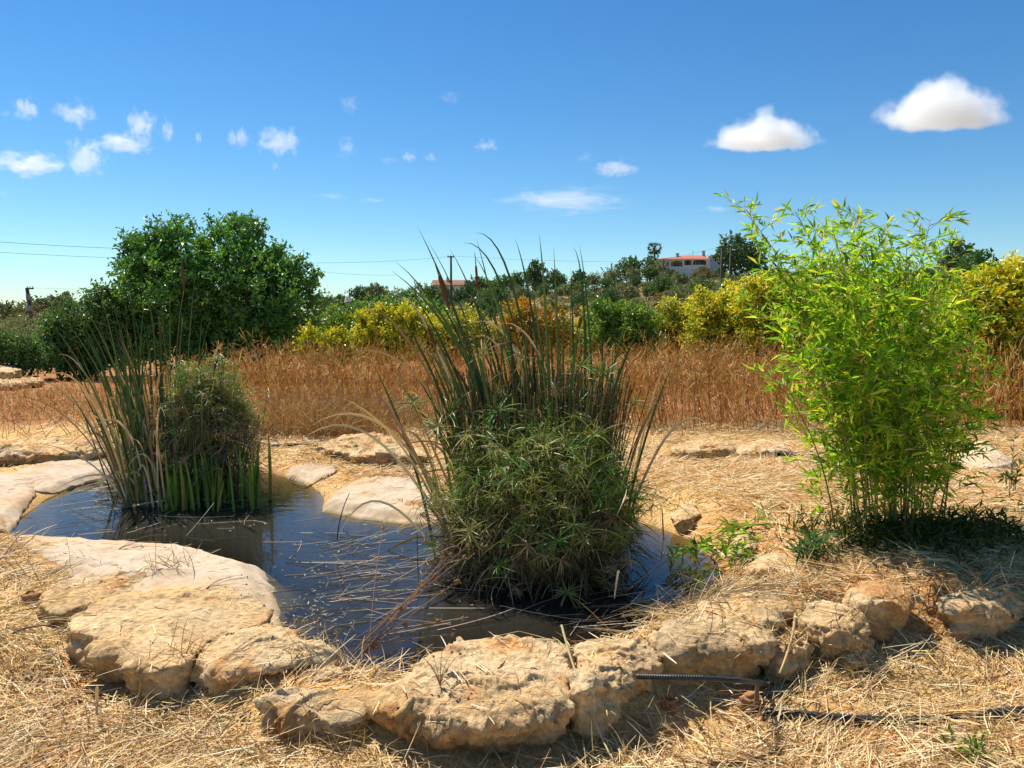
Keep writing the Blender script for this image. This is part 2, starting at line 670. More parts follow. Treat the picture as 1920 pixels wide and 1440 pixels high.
def closed_spline(P, n):
    P = np.asarray(P, float)
    m = len(P)
    out = []
    for i in range(m):
        p0, p1, p2, p3 = P[i - 1], P[i], P[(i + 1) % m], P[(i + 2) % m]
        for t in np.linspace(0, 1, 12, endpoint=False):
            out.append(0.5 * ((2 * p1) + (-p0 + p2) * t + (2 * p0 - 5 * p1 + 4 * p2 - p3) * t * t + (-p0 + 3 * p1 - 3 * p2 + p3) * t ** 3))
    out = np.array(out)
    seg = np.linalg.norm(np.roll(out, -1, 0) - out, axis=1)
    s = np.concatenate([[0], np.cumsum(seg)])
    o2 = np.concatenate([out, out[:1]])
    q = np.linspace(0, s[-1], n, endpoint=False)
    return np.stack([np.interp(q, s, o2[:, k]) for k in (0, 1)], -1)


def rock_geo(P2, z_top, z_base, seed, amp=0.022, Nn=200, edge=0.06, dome=0.02, tilt=(0, 0), under=0.08, pits=0.016, strata=1.0, caps=34, outline=0.03):
    edge *= .65
    P = closed_spline(P2, Nn)
    c = P.mean(0)
    rad = np.linalg.norm(P - c, axis=1, keepdims=True)
    # ragged outline
    on = fbm(np.concatenate([P * 4.5, np.zeros((Nn, 1)) + seed], 1), 4, seed)[:, None]
    P = c + (P - c) * (1 + outline * 2.2 * on / np.maximum(rad, 0.1) * 0.6)
    rad = np.linalg.norm(P - c, axis=1, keepdims=True)
    rings, hs = [], []
    zb = z_base - 0.06
    for t in np.linspace(0, 1, 20):
        inset = under * (1 - t) ** 1.6
        rings.append((inset, zb + (z_top - edge - zb) * t, 0.0, t))
    for a in np.linspace(0.15, 1, 8):
        th = a * math.pi / 2
        rings.append((edge * (1 - math.cos(th)), z_top - edge + edge * math.sin(th), 0.0, 1.0))
    V = []
    for inset, z, f, t in rings:
        q = c + (P - c) * np.maximum(1 - inset / rad, 0.2)
        V.append(np.concatenate([q, np.full((Nn, 1), z)], 1))
    last = V[-1][:, :2]
    for f in np.linspace(0, 1, caps + 1)[1:-1]:
        q = c + (last - c) * (1 - f)
        V.append(np.concatenate([q, np.full((Nn, 1), z_top + dome * (1 - (1 - f) ** 2))], 1))
    R = len(V)
    V = np.concatenate(V + [np.array([[c[0], c[1], z_top + dome]])])
    wgt = np.clip((V[:, 2] - z_base) / max(z_top - z_base, 1e-3), 0, 1)
    V[:, 2] += wgt * (tilt[0] * (V[:, 0] - c[0]) + tilt[1] * (V[:, 1] - c[1]))
    ii = np.arange(R * Nn).reshape(R, Nn)
    nx = np.roll(ii, -1, 1)
    Q = np.stack([ii[:-1], nx[:-1], nx[1:], ii[1:]], -1).reshape(-1, 4)
    T = np.stack([ii[-1], nx[-1], np.full(Nn, R * Nn)], -1)
    me = mk_mesh('tmp', V, [Q, T], None, None, True)
    nrm = np.zeros(len(V) * 3, np.float32)
    me.vertices.foreach_get('normal', nrm)
    bpy.data.meshes.remove(me)
    nrm = nrm.reshape(-1, 3)
    side = 1 - np.clip(np.abs(nrm[:, 2]), 0, 1)
    big = fbm(V * 2.6 + seed * 3.1, 3, seed)
    mid = fbm(V * 8.0 + seed, 4, seed + 5)
    fine = fbm(V * 30.0 + seed, 3, seed + 9)
    st = fbm(V * np.array([5, 5, 24.0]) + seed, 3, seed + 11)
    wl_ = worley(V * 13.0 + seed, seed)
    wl2 = worley(V * np.array([26.0, 26, 34]) + seed, seed + 3)
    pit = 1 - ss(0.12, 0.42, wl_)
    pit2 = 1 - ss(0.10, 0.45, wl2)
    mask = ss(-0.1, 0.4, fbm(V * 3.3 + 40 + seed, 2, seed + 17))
    mask_c = ss(0.0, 0.3, fbm(V * 2.7 + 90 + seed, 2, seed + 43))
    fac = worley(V * 5.0 + seed * 1.7, seed + 31)
    top = 1 - side
    crack = ss(0.90, 0.99, 1 - np.abs(fbm(V * np.array([2.2, 2.2, 2.2]) + seed * 7, 3, seed + 13)) * 1.4)
    disp = amp * (0.75 * big + (0.20 + 0.7 * side) * mid + 0.26 * fine + 0.5 * (fac - 0.5) * (0.35 + side) - 0.55 * crack) + strata * amp * 1.5 * st * (side + 0.15)
    rough = np.abs(fbm(V * np.array([11, 11, 15.0]) + seed * 3, 4, seed + 37))
    disp -= amp * 1.7 * np.clip(side - .25, 0, 1) * (0.35 - rough)
    warp = np.stack([fbm(V * 3.0 + 11 * q + seed, 3, seed + 51 + q) for q in range(3)], -1)
    bv, bg = blocks(V * np.array([4.2, 4.2, 8.0]) + warp * .9 + seed, seed + 61)
    disp += amp * 1.5 * (bv - .5) * (.18 + .82 * side) - amp * .8 * (1 - ss(0, .07, bg)) * (.15 + .85 * side)
    chip = np.abs(fbm(V * 7.0 + seed * 1.3, 4, seed + 41))
    disp -= amp * 0.9 * (1 - ss(0.0, 0.06, chip)) * mask_c * (.5 + .5 * side)
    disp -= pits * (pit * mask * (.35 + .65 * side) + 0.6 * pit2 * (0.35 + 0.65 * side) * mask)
    V2 = V + nrm * disp[:, None]
    # colour: warm sandy limestone with paler, orange and grey lichen patches
    a = ss(-0.35, 0.45, fbm(V * 3.2 + seed * 5, 4, seed + 21))[:, None]
    b = ss(0.10, 0.5, fbm(V * 4.5 + seed * 9, 4, seed + 25))[:, None]
    e = ss(0.12, 0.45, fbm(V * 5.5 + seed * 2, 4, seed + 29))[:, None]
    C = np.array([0.63, 0.40, 0.180]) * (1 - a) + np.array([0.70, 0.51, 0.285]) * a
    C = C * (1 - 0.75 * b) + np.array([0.56, 0.255, 0.075]) * 0.75 * b
    C = C * (1 - 0.45 * e) + np.array([0.33, 0.26, 0.15]) * 0.45 * e
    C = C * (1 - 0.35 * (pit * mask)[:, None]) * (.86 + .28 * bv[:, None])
    return V2, [Q, T], C


def rock(name, label, poly, z_top, z_base, seed, cat='rock', group='limestone rocks round the pond', mat=None, recol=None, **kw):
    P2 = np.array([at(x, y, z_top)[:2] for x, y in poly])
    P2 = P2.mean(0) + (P2 - P2.mean(0)) * (.96 if group.startswith('limestone rocks') else 1.0)
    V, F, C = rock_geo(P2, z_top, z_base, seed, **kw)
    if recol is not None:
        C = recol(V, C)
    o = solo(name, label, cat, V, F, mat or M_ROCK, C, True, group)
    return o


def sheet(label, poly, seed, lift=.03, wr=.016):
    """a thin cloth that follows the bank and dips under the water"""
    P = closed_spline(np.array([at(x, y, 0.03)[:2] for x, y in poly]), 200)
    c = P.mean(0)
    n_ = fbm(np.concatenate([P * 9, np.zeros((200, 1)) + seed], 1), 3, seed)[:, None]
    P = c + (P - c) * (1 + .05 * n_)
    fs = np.concatenate([[1.0], np.linspace(1.0, 0.02, 44)])
    V = []
    for k, f in enumerate(fs):
        q = c + (P - c) * f
        z = H(q[:, 0], q[:, 1], 0.25)
        if k == 0:
            z = z - .05
        else:
            z = z + lift * (1 - .5 * f ** 10) + wr * fbm(np.concatenate([q * np.array([4.0, 7.0]), np.zeros((200, 1)) + seed], 1), 3, seed + 1) + wr * .9 * f ** 4 * np.sin(np.linspace(0, 2 * math.pi * 34, 200)) * ss(-.2, .3, n_[:, 0])
        V.append(np.concatenate([q, z[:, None]], 1))
    R = len(V)
    V = np.concatenate(V)
    ii = np.arange(R * 200).reshape(R, 200)
    nx = np.roll(ii, -1, 1)
    Q = np.stack([ii[:-1], nx[:-1], nx[1:], ii[1:]], -1).reshape(-1, 4)
    cap = np.stack([np.full(198, ii[-1, 0]), ii[-1, 1:-1], ii[-1, 2:]], -1)
    a = ss(-0.2, 0.5, fbm(V * 2.4 + seed, 4, 77))[:, None]
    e = ss(0.05, 0.5, fbm(V * 4.0 + seed * 3, 4, 79))[:, None]
    w_ = np.clip((np.repeat(fs, 200)[:, None] - .55) / .45, 0, 1) ** 2
    C = np.array([0.54, 0.425, 0.30]) * (1 - a) + np.array([0.54, 0.385, 0.235]) * a
    e = np.clip(.55 * e + .55 * w_ * ss(-.3, .3, fbm(V * 3.0 + seed, 3, 83))[:, None], 0, .85)
    C = C * (1 - e) + np.array([0.52, 0.315, 0.145]) * e
    st = ss(.05, .45, fbm(V * np.array([3.0, 6.0, 3.0]) + seed * 7, 5, 87))[:, None]
    C = C * (1 - .45 * st) + np.array([.36, .25, .13]) * .45 * st
    tide = (1 - ss(-.01, .022, V[:, 2] + .012 * fbm(V * 9.0, 3, 91)))[:, None]
    C = C * (1 - .75 * tide) + np.array([.25, .20, .085]) * .75 * tide
    return solo('liner_sheet', label, 'pond liner', V, [Q, cap], M_LINER, C, True, 'pale liner sheets on the pond edge')


sheet('large pale smooth liner sheet draped over the bank beside the front stone slabs',
      [(40, 1012), (150, 1010), (270, 1008), (360, 1014), (450, 1034), (520, 1060), (568, 1085), (545, 1110), (540, 1145), (525, 1185), (400, 1190), (250, 1160), (120, 1090), (40, 1040)], 3, .045)
sheet('broad pale cream liner patch on the far bank between the two reed clumps',
      [(604, 955), (614, 938), (640, 922), (700, 906), (770, 912), (830, 935), (850, 972), (800, 984), (700, 979), (630, 970)], 5, .02)
sheet('pale cream liner fold at the far left end of the pond',
      [(-80, 898), (0, 896), (50, 906), (66, 930), (44, 956), (14, 992), (-60, 1005)], 7, .04)
sheet('long narrow peach liner fold on the bank behind the left reed clump',
      [(20, 905), (70, 885), (140, 872), (200, 868), (215, 886), (150, 905), (90, 925), (50, 925)], 9, .03)
sheet('small pale liner fold right of the left reed clump at the water edge',
      [(535, 888), (570, 880), (620, 884), (630, 893), (600, 903), (575, 905), (555, 898)], 11, .03)

# front rim
rock('boulder', 'largest limestone boulder at the front edge of the pond',
     [(716, 1290), (765, 1262), (830, 1225), (880, 1197), (960, 1198), (1010, 1196), (1050, 1210), (1075, 1250), (1085, 1300), (1040, 1318), (960, 1332), (880, 1336), (800, 1330), (730, 1312)],
     0.115, -0.10, 11, amp=0.030, Nn=300, caps=46, edge=0.07, dome=0.03, under=0.19, tilt=(0.0, 0.06), outline=0.05, pits=0.016)
rock('boulder', 'rounded limestone boulder against the right end of the largest front boulder',
     [(1065, 1240), (1085, 1200), (1130, 1190), (1185, 1192), (1228, 1203), (1236, 1225), (1205, 1250), (1165, 1270), (1110, 1290), (1075, 1290)],
     0.13, -0.08, 13, amp=0.030, Nn=240, edge=0.08, dome=0.03, under=0.09, outline=0.05, pits=0.02)
rock('stone', 'small pitted stone lying in straw left of the largest boulder',
     [(487, 1312), (520, 1292), (600, 1290), (670, 1296), (692, 1312), (678, 1326), (600, 1332), (520, 1326)],
     0.06, -0.11, 15, amp=0.030, Nn=240, edge=0.05, dome=0.02, under=0.09, outline=0.05, pits=0.022)
rock('stone_slab', 'broad flat sandy slab in front of the pale liner sheet',
     [(112, 1160), (190, 1125), (260, 1100), (380, 1095), (470, 1108), (512, 1135), (510, 1165), (440, 1185), (385, 1215), (352, 1248), (290, 1255), (220, 1222), (155, 1215), (190, 1200), (140, 1185)],
     0.115, -0.08, 17, amp=0.020, Nn=320, caps=46, edge=0.035, dome=0.02, under=0.07, outline=0.045, pits=0.016)
rock('stone_slab', 'flat greyish slab at the left of the broad sandy slab',
     [(72, 1115), (120, 1085), (200, 1062), (280, 1055), (305, 1075), (290, 1095), (220, 1115), (170, 1130), (110, 1140)],
     0.10, -0.07, 19, amp=0.022, Nn=260, edge=0.04, dome=0.02, under=0.06, outline=0.05, pits=0.018)
rock('stone_slab', 'rough yellow sandy slab half buried beside the water at the far left',
     [(20, 1030), (90, 1015), (150, 1005), (205, 1025), (210, 1050), (150, 1062), (90, 1075), (30, 1070)],
     0.075, -0.06, 21, amp=0.026, Nn=240, edge=0.05, dome=0.04, under=0.03, outline=0.05, pits=0.02)
rock('stone_slab', 'flat sandy slab between the broad slab and the small pitted stone',
     [(372, 1218), (420, 1190), (500, 1168), (548, 1174), (575, 1196), (622, 1204), (628, 1220), (560, 1240), (470, 1255), (400, 1254)],
     0.10, -0.10, 23, amp=0.026, Nn=260, edge=0.05, dome=0.02, under=0.07, outline=0.05, pits=0.02)
rock('stone', 'low sandy stone sunk in dry stems behind the small pitted stone',
     [(560, 1278), (590, 1256), (640, 1242), (690, 1248), (706, 1262), (685, 1280), (620, 1286), (570, 1288)],
     0.045, -0.10, 25, amp=0.024, Nn=180, edge=0.05, dome=0.02, under=0.03, outline=0.05)
# right rim
rock('boulder', 'long undercut limestone block on the rim right of the front boulders',
     [(1215, 1195), (1240, 1170), (1320, 1152), (1390, 1150), (1440, 1165), (1450, 1190), (1420, 1205), (1340, 1212), (1250, 1215)],
     0.15, -0.06, 27, amp=0.028, Nn=260, edge=0.05, dome=0.02, under=0.10, outline=0.05, pits=0.024)
rock('stone', 'flat ochre stone on the rim below the dry grass tuft',
     [(1300, 1140), (1360, 1112), (1440, 1110), (1480, 1130), (1450, 1160), (1380, 1158), (1320, 1156)],
     0.16, 0.0, 29, amp=0.022, Nn=180, edge=0.05, dome=0.02, under=0.05)
rock('stone', 'narrow ochre stone wedged between the long block and the square stone',
     [(1432, 1190), (1470, 1168), (1505, 1180), (1515, 1215), (1480, 1232), (1445, 1225)],
     0.07, -0.08, 31, amp=0.026, Nn=180, edge=0.05, dome=0.02, under=0.05)
rock('stone', 'square yellow-ochre stone at the top of the right rim',
     [(1492, 1140), (1530, 1120), (1590, 1130), (1626, 1150), (1622, 1175), (1580, 1180), (1530, 1178), (1508, 1165)],
     0.155, -0.02, 33, amp=0.024, Nn=220, edge=0.06, dome=0.02, under=0.09, outline=0.05)
rock('stone', 'rounded grey-brown stone under the square ochre stone',
     [(1560, 1210), (1600, 1192), (1642, 1190), (1652, 1215), (1625, 1235), (1580, 1240)],
     0.02, -0.09, 35, amp=0.022, Nn=180, edge=0.07, dome=0.03, under=0.05)
rock('stone', 'wedge-shaped ochre stone in bamboo shade right of the square stone',
     [(1590, 1105), (1640, 1086), (1690, 1095), (1708, 1110), (1680, 1125), (1620, 1130)],
     0.21, 0.06, 37, amp=0.024, Nn=200, edge=0.06, dome=0.02, under=0.08)
rock('stone', 'small brown stone under the wedge-shaped stone',
     [(1640, 1150), (1680, 1138), (1700, 1150), (1690, 1168), (1650, 1172)],
     0.06, -0.03, 39, amp=0.020, Nn=140, edge=0.05, dome=0.02, under=0.03)
rock('boulder', 'large shaded brown stone below the bamboo at the right edge',
     [(1760, 1110), (1820, 1092), (1890, 1098), (1905, 1120), (1860, 1130), (1790, 1132)],
     0.19, 0.0, 41, amp=0.028, Nn=200, edge=0.08, dome=0.03, under=0.05)
rock('stone', 'flat orange stone at the foot of the leafy creeper',
     [(1410, 1045), (1450, 1035), (1480, 1042), (1478, 1062), (1430, 1068), (1405, 1060)],
     0.14, 0.04, 43, amp=0.018, Nn=140, edge=0.04, dome=0.01, under=0.03)
rock('stone', 'small pale stone behind the leafy creeper at the pond end',
     [(1370, 1005), (1395, 988), (1420, 1000), (1415, 1022), (1385, 1025)],
     0.13, 0.03, 45, amp=0.018, Nn=120, edge=0.05, dome=0.02, under=0.03)
rock('stone', 'small round ochre stone on the bank right of the tall sedge',
     [(1262, 955), (1290, 943), (1312, 955), (1300, 972), (1270, 972)],
     0.13, 0.03, 47, amp=0.018, Nn=120, edge=0.05, dome=0.02, under=0.03)
# far rim
G2 = 'limestone ledges behind the pond'
rock('rock_ledge', 'long dark-fronted limestone ledge behind the pond at the far left',
     [(-60, 838), (20, 826), (90, 824), (140, 832), (135, 845), (80, 848), (0, 852), (-60, 858)],
     0.20, 0.02, 51, group=G2, amp=0.05, Nn=240, edge=0.06, dome=0.02, under=0.14, outline=0.09, pits=0.03)
rock('rock_ledge', 'short ledge between the far left ledge and the left reed clump',
     [(140, 834), (190, 824), (235, 826), (240, 838), (200, 842), (150, 846)],
     0.20, 0.04, 53, group=G2, amp=0.045, Nn=180, edge=0.06, dome=0.02, under=0.12, outline=0.08, pits=0.03)
rock('rock_ledge', 'cracked orange ledge behind the pond between the two reed clumps',
     [(592, 838), (620, 822), (680, 815), (740, 825), (790, 842), (780, 856), (720, 854), (650, 848)],
     0.20, 0.03, 55, group=G2, amp=0.045, Nn=240, edge=0.06, dome=0.03, under=0.13, outline=0.08, pits=0.03)
rock('stone', 'flat stone with a dark hollow on the bank behind the tall sedge to its right',
     [(1265, 838), (1300, 827), (1350, 828), (1368, 838), (1340, 844), (1290, 845)],
     0.17, 0.03, 57, group=G2, amp=0.03, Nn=160, edge=0.05, dome=0.03, under=0.10, outline=0.06)
rock('stone', 'peach stone right of the hollow stone on the far bank',
     [(1388, 834), (1430, 824), (1470, 830), (1475, 842), (1430, 846), (1390, 844)],
     0.17, 0.03, 59, group=G2, amp=0.025, Nn=160, edge=0.07, dome=0.03, under=0.05)
rock('boulder', 'large smooth pale cream boulder behind the bamboo at the right edge',
     [(1800, 855), (1810, 836), (1845, 828), (1880, 848), (1905, 862), (1890, 872), (1840, 872)],
     0.19, 0.03, 61, group=G2, amp=0.02, Nn=180, edge=0.13, dome=0.08, under=0.02, pits=0.0,
     recol=lambda V, C: C * 0.3 + 0.7 * np.array([0.74, 0.58, 0.38]))
rock('rock', 'weathered grey rock by the shrubs at the far left edge',
     [(-20, 690), (5, 684), (35, 684), (38, 692), (10, 698)],
     0.42, 0.05, 63, group=G2, amp=0.05, Nn=140, edge=0.1, dome=0.06, under=0.05)
rock('rock', 'low dark rubble rock below the weathered grey rock at the far left',
     [(-20, 712), (10, 706), (60, 705), (75, 712), (40, 718), (0, 720)],
     0.22, 0.05, 65, group=G2, amp=0.06, Nn=140, edge=0.1, dome=0.03, under=0.1)
# clods of red earth
for i, (x, y, r, lb) in enumerate([(1410, 1318, 26, 'crumbly red earth clod at the broken end of the thick black pipe'), (62, 1160, 20, 'dark red earth clod left of the broad sandy slab'),
                                   (1255, 1320, 22, 'low red earth clod below the thin black pipe'), (1265, 1395, 7, None)]):
    if lb is None:
        continue
    c = at(x, y, -0.05)
    rr = r / FPX * c[1]
    P2 = np.array([(c[0] + rr * math.cos(a) * random.uniform(.8, 1.2), c[1] + rr * .8 * math.sin(a)) for a in np.linspace(0, 2 * math.pi, 9)[:-1]])
    V, F, C = rock_geo(P2, Hs(c[0], c[1]) + 0.05, Hs(c[0], c[1]) - 0.03, 70 + i, amp=0.014, Nn=90, edge=0.03, dome=0.02, under=0.0, caps=14)
    solo('earth_clod', lb, 'clod', V, F, M_ROCK, C * 0.25 + 0.75 * np.array([0.33, 0.13, 0.05]), True)

rock_bvh_v, rock_bvh_f, off = [], [], 0
for o in list(COL.objects):
    if o.type == 'MESH' and (o.name.split('.')[0] in ('boulder', 'stone', 'stone_slab', 'rock_ledge', 'liner_sheet', 'rock', 'earth_clod')):
        n = len(o.data.vertices)
        a = np.zeros(n * 3, np.float32)
        o.data.vertices.foreach_get('co', a)
        rock_bvh_v.append(a.reshape(-1, 3) + np.array(o.location))
        rock_bvh_f += [[v + off for v in p.vertices] for p in o.data.polygons]
        off += n
ROCKS = BVHTree.FromPolygons(np.concatenate(rock_bvh_v).tolist(), rock_bvh_f)


def surface_z(x, y):
    """top of rock or ground at arrays x, y; second value says where rock"""
    z = H(x, y)
    isr = np.zeros(len(z), bool)
    dn = Vector((0, 0, -1))
    for i in range(len(z)):
        hit = ROCKS.ray_cast(Vector((x[i], y[i], 1.0)), dn)
        if hit[0] is not None and hit[0].z > z[i]:
            z[i] = hit[0].z
            isr[i] = True
    return z, isr


#PART2
# ================================================================== far buildings
def arcade(geo, x0, x1, z0, z1, openings, y0, y1):
    """a wall plate with arched openings: vertical strips above and below each opening"""
    xs = sorted(set([x0, x1] + [v for o in openings for v in np.linspace(o[0], o[1], 13)]))
    for a, b in zip(xs[:-1], xs[1:]):
        m = (a + b) / 2
        op = next((o for o in openings if o[0] < m < o[1]), None)
        if op is None:
            geo.box(a, b, y0, y1, z0, z1)
        else:
            xa, xb, zs, zsp, zt = op
            tt = (m - (xa + xb) / 2) / ((xb - xa) / 2)
            zc = zsp + (zt - zsp) * math.sqrt(max(0, 1 - tt * tt))
            geo.box(a, b, y0, y1, z0, zs)
            geo.box(a, b, y0, y1, zc, z1)


VY = 198.0


def vx(px):
    return (px - 960) / FPX * VY


def vz(py):
    return CAM_H + (HORIZON - py) / FPX * VY


villa = thing('villa', 'white villa with an arched veranda and red tiled roof on the hilltop', 'house', (vx(1290), VY, vz(520)))
g_ = Geo()
arcade(g_, vx(1244), vx(1324), vz(520), vz(487.5), [
    (vx(1246), vx(1252), vz(501), vz(496), vz(491.5)), (vx(1255), vx(1277), vz(501), vz(495), vz(490.5)),
    (vx(1280), vx(1293.5), vz(498.5), vz(493), vz(488.8)), (vx(1296), vx(1321), vz(498), vz(493), vz(488.2))], VY, VY + 0.35)
V, F, C = g_.get(); part('arcade_wall', villa, V, F, M_WHITE, C)
g_ = Geo(); g_.box(vx(1244), vx(1324), VY + 2.4, VY + 7, vz(520), vz(488)); V, F, C = g_.get(); part('wall', villa, V, F, M_BEIGE_SHADED, C)
for a, b, t, l in [(1265, 1273.5, 493, 499), (1281.5, 1292, 490, 497), (1297.5, 1301, 491, 500), (1302.5, 1307, 490, 498), (1309, 1318, 490, 497)]:
    g_ = Geo(); g_.box(vx(a), vx(b), VY + 2.33, VY + 2.40, vz(l), vz(t)); V, F, C = g_.get()
    wdw = part('window', villa, V, F, M_DARKGLASS, C)
    g_ = Geo()
    g_.box(vx(a) - .1, vx(b) + .1, VY + 2.28, VY + 2.36, vz(t), vz(t) + .12)
    g_.box((vx(a) + vx(b)) / 2 - .05, (vx(a) + vx(b)) / 2 + .05, VY + 2.29, VY + 2.328, vz(l), vz(t))
    V, F, C = g_.get(); part('frame', wdw, V, F, M_WHITE, C)
# hipped roof of tile courses
g_ = Geo()
xa, xb, zb, zt = vx(1241), vx(1325.5), vz(488), vz(478.5)
nco = 46
for i in range(nco):
    a, b = xa + (xb - xa) * i / nco, xa + (xb - xa) * (i + .92) / nco
    ins = lambda x: min(1.0, max(0.0, (x - xa) / 7.0))
    g_.add([(a, VY - .6, zb + .05), (b, VY - .6, zb + .05), (b, VY + 4, zb + (zt - zb) * (.35 + .65 * ins(b))), (a, VY + 4, zb + (zt - zb) * (.35 + .65 * ins(a))),
            (a, VY + 8, zb), (b, VY + 8, zb), ((a + b) / 2, VY - .6, zb + .22), ((a + b) / 2, VY + 4, zb + (zt - zb) * (.35 + .65 * ins(a)) + .14)],
           np.array([(0, 6, 7, 3), (6, 1, 2, 7), (3, 2, 5, 4)]))
g_.box(xa, xb, VY - .6, VY + 8, zb - .12, zb + .02)
V, F, C = g_.get(); rf = part('roof', villa, V, F, M_ROOF, C)
g_ = Geo(); g_.box(xa - .1, xb + .1, VY - .75, VY - .62, zb - .16, zb + .06); V, F, C = g_.get(); part('eave', rf, V, F, M_WHITE, C)
for px, t in ((1272, 475.5), (1321, 471)):
    g_ = Geo(); g_.box(vx(px) - .35, vx(px) + .35, VY + 3, VY + 3.7, zb, vz(t)); g_.box(vx(px) - .45, vx(px) + .45, VY + 2.9, VY + 3.8, vz(t), vz(t) + .12)
    V, F, C = g_.get(); part('chimney', rf, V, F, M_GREYWALL, C)
g_ = Geo(); g_.box(vx(1329), vx(1349), VY + .5, VY + 9, vz(520), vz(479)); g_.box(vx(1328.6), vx(1330), VY + .2, VY + 9.1, vz(520), vz(478))
V, F, C = g_.get(); part('side_block', villa, V, F, M_GREYWALL, C)
g_ = Geo(); g_.box(vx(1324.3), vx(1328.5), VY + .3, VY + 3, vz(520), vz(481)); V, F, C = g_.get(); part('pillar', villa, V, F, M_WHITE, C)
P = np.array([[[vx(1302.5), VY + 4, zt], [vx(1302.5), VY + 4, vz(469)]]]); V, F, C = tubes_from_paths(P, np.full((1, 2), .05), np.ones((1, 3)), 4)
part('aerial', rf, V, F, M_METAL, C)


def house(name, label, pxa, pxb, py_top, py_eave, py_base, Y, mwall, mroof, wins, depth=8, flat=False):
    X = lambda px: (px - 960) / FPX * Y
    Z = lambda py: CAM_H + (HORIZON - py) / FPX * Y
    r = thing(name, label, 'house', (X((pxa + pxb) / 2), Y, Z(py_base)))
    g_ = Geo(); g_.box(X(pxa), X(pxb), Y, Y + depth, Z(py_base) - 2, Z(py_eave)); V, F, C = g_.get(); part('wall', r, V, F, mwall, C)
    g_ = Geo()
    xa, xb, o = X(pxa) - .4, X(pxb) + .4, .5
    if flat:
        g_.box(xa + .3, xb - .3, Y - .1, Y + depth + .1, Z(py_eave) + .002, Z(py_top))
    else:
        n = 30
        for i in range(n):
            a, b = xa + (xb - xa) * i / n, xa + (xb - xa) * (i + .9) / n
            g_.add([(a, Y - o, Z(py_eave) + .04), (b, Y - o, Z(py_eave) + .04), (b, Y + depth / 2, Z(py_top)), (a, Y + depth / 2, Z(py_top)), (a, Y + depth + o, Z(py_eave)), (b, Y + depth + o, Z(py_eave)),
                    ((a + b) / 2, Y - o, Z(py_eave) + .2), ((a + b) / 2, Y + depth / 2, Z(py_top) + .14)], np.array([(0, 6, 7, 3), (6, 1, 2, 7), (3, 2, 5, 4)]))
        g_.box(xa, xb, Y - o, Y + depth + o, Z(py_eave) - .1, Z(py_eave) + .02)
    V, F, C = g_.get(); rr = part('roof', r, V, F, mroof, C)
    for a, b, t, l in wins:
        g_ = Geo(); g_.box(X(a), X(b), Y - .05, Y + .03, Z(l), Z(t)); V, F, C = g_.get(); ww = part('window', r, V, F, M_DARKGLASS, C)
        g_ = Geo(); g_.box(X(a) - .08, X(b) + .08, Y - .09, Y - .002, Z(t), Z(t) + .12); V, F, C = g_.get(); part('frame', ww, V, F, M_WHITE, C)
    return r, rr, X, Z


h, rr, X, Z = house('cottage', 'low cottage with a pale terracotta roof half hidden behind the tall reeds', 812, 872, 524.5, 536, 552, 168.0, M_WHITE, M_ROOF2, [(826, 831, 539, 545), (846, 851, 539, 545)])
g_ = Geo(); g_.box(X(836.5), X(839.5), 170, 171, Z(536), Z(519.5)); V, F, C = g_.get(); part('chimney', rr, V, F, M_GREYWALL, C)
house('pink_house', 'flat-roofed pink house at the far left edge', -40, 13, 580.5, 583, 602, 118.0, M_PINK, M_PINK, [(-8, -4, 588, 596)], flat=True)
house('pink_house', 'lower pink house with one dark window beside the flat-roofed pink house', 14.5, 40, 585.5, 588, 604, 121.0, M_PINK, M_PINK, [(15.5, 20, 591.5, 595), (33, 36, 592, 599)], flat=True)


# ================================================================== poles and wires
def pole(name, label, px, py_top, Y, r=.12, lean=0.0, arm=None, extra=None, group='utility poles', mat=None):
    top = atY(px, py_top, Y)
    zb = Hs(top[0], Y)
    root = thing(name, label, 'pole', (top[0] + lean, Y, zb), group)
    P = np.array([[[top[0] + lean, Y, zb - .3], [top[0] + lean * .5, Y, (zb + top[2]) / 2], [top[0], Y, top[2]]]])
    V, F, C = tubes_from_paths(P, np.array([[r * 1.25, r * 1.1, r]]), np.ones((1, 3)), 8)
    part('post', root, V, F, mat or M_POLE, C, True)
    if arm:
        for (a, b, dz) in arm:
            g_ = Geo(); g_.box(top[0] + a, top[0] + b, Y - .30, Y - .16, top[2] - dz - .09, top[2] - dz + .09); V, F, C = g_.get(); cr = part('crossarm', root, V, F, M_POLE, C)
            for q in np.linspace(a + .1, b - .1, 3):
                P = np.array([[[top[0] + q, Y - .23, top[2] - dz + .092], [top[0] + q, Y - .23, top[2] - dz + .3]]])
                V, F, C = tubes_from_paths(P, np.array([[.06, .045]]), np.ones((1, 3)), 6); part('insulator', cr, V, F, M_METAL, C)
    return root, top


pr, tp = pole('utility_pole', 'dark utility pole with a one-sided crossarm and two transformer cans at the far left', 50.5, 539.5, 100.0, .22, .55, [(0.1, 1.0, .12)])
for dz, q, rad in ((1.15, .36, .28), (2.6, .42, .34)):
    P = np.array([[[tp[0] + q, 99.6, tp[2] - dz - .42], [tp[0] + q, 99.6, tp[2] - dz + .32]]])
    V, F, C = tubes_from_paths(P, np.full((1, 2), rad), np.ones((1, 3)), 10); part('transformer', pr, V, F, M_METAL, C)
pole('utility_pole', 'thin short pole against the sky left of the round carob bush', 111.5, 567, 110.0, .11)
_, T1 = pole('utility_pole', 'utility pole with small crossarm rising behind the tall reeds near the cottage', 845.5, 480, 122.0, .16, 0, [(-.55, .55, .15)])
_, T2 = pole('utility_pole', 'small distant pole on the ridge left of the palm', 1147, 493, 196.0, .14)
hp = atY(1361.5, 462, 128.0)
hr = thing('pylon', 'twin-legged wooden pylon with a wide crossbar in front of the villa tree', 'pole', (hp[0], 128.0, Hs(hp[0], 128)), 'utility poles')
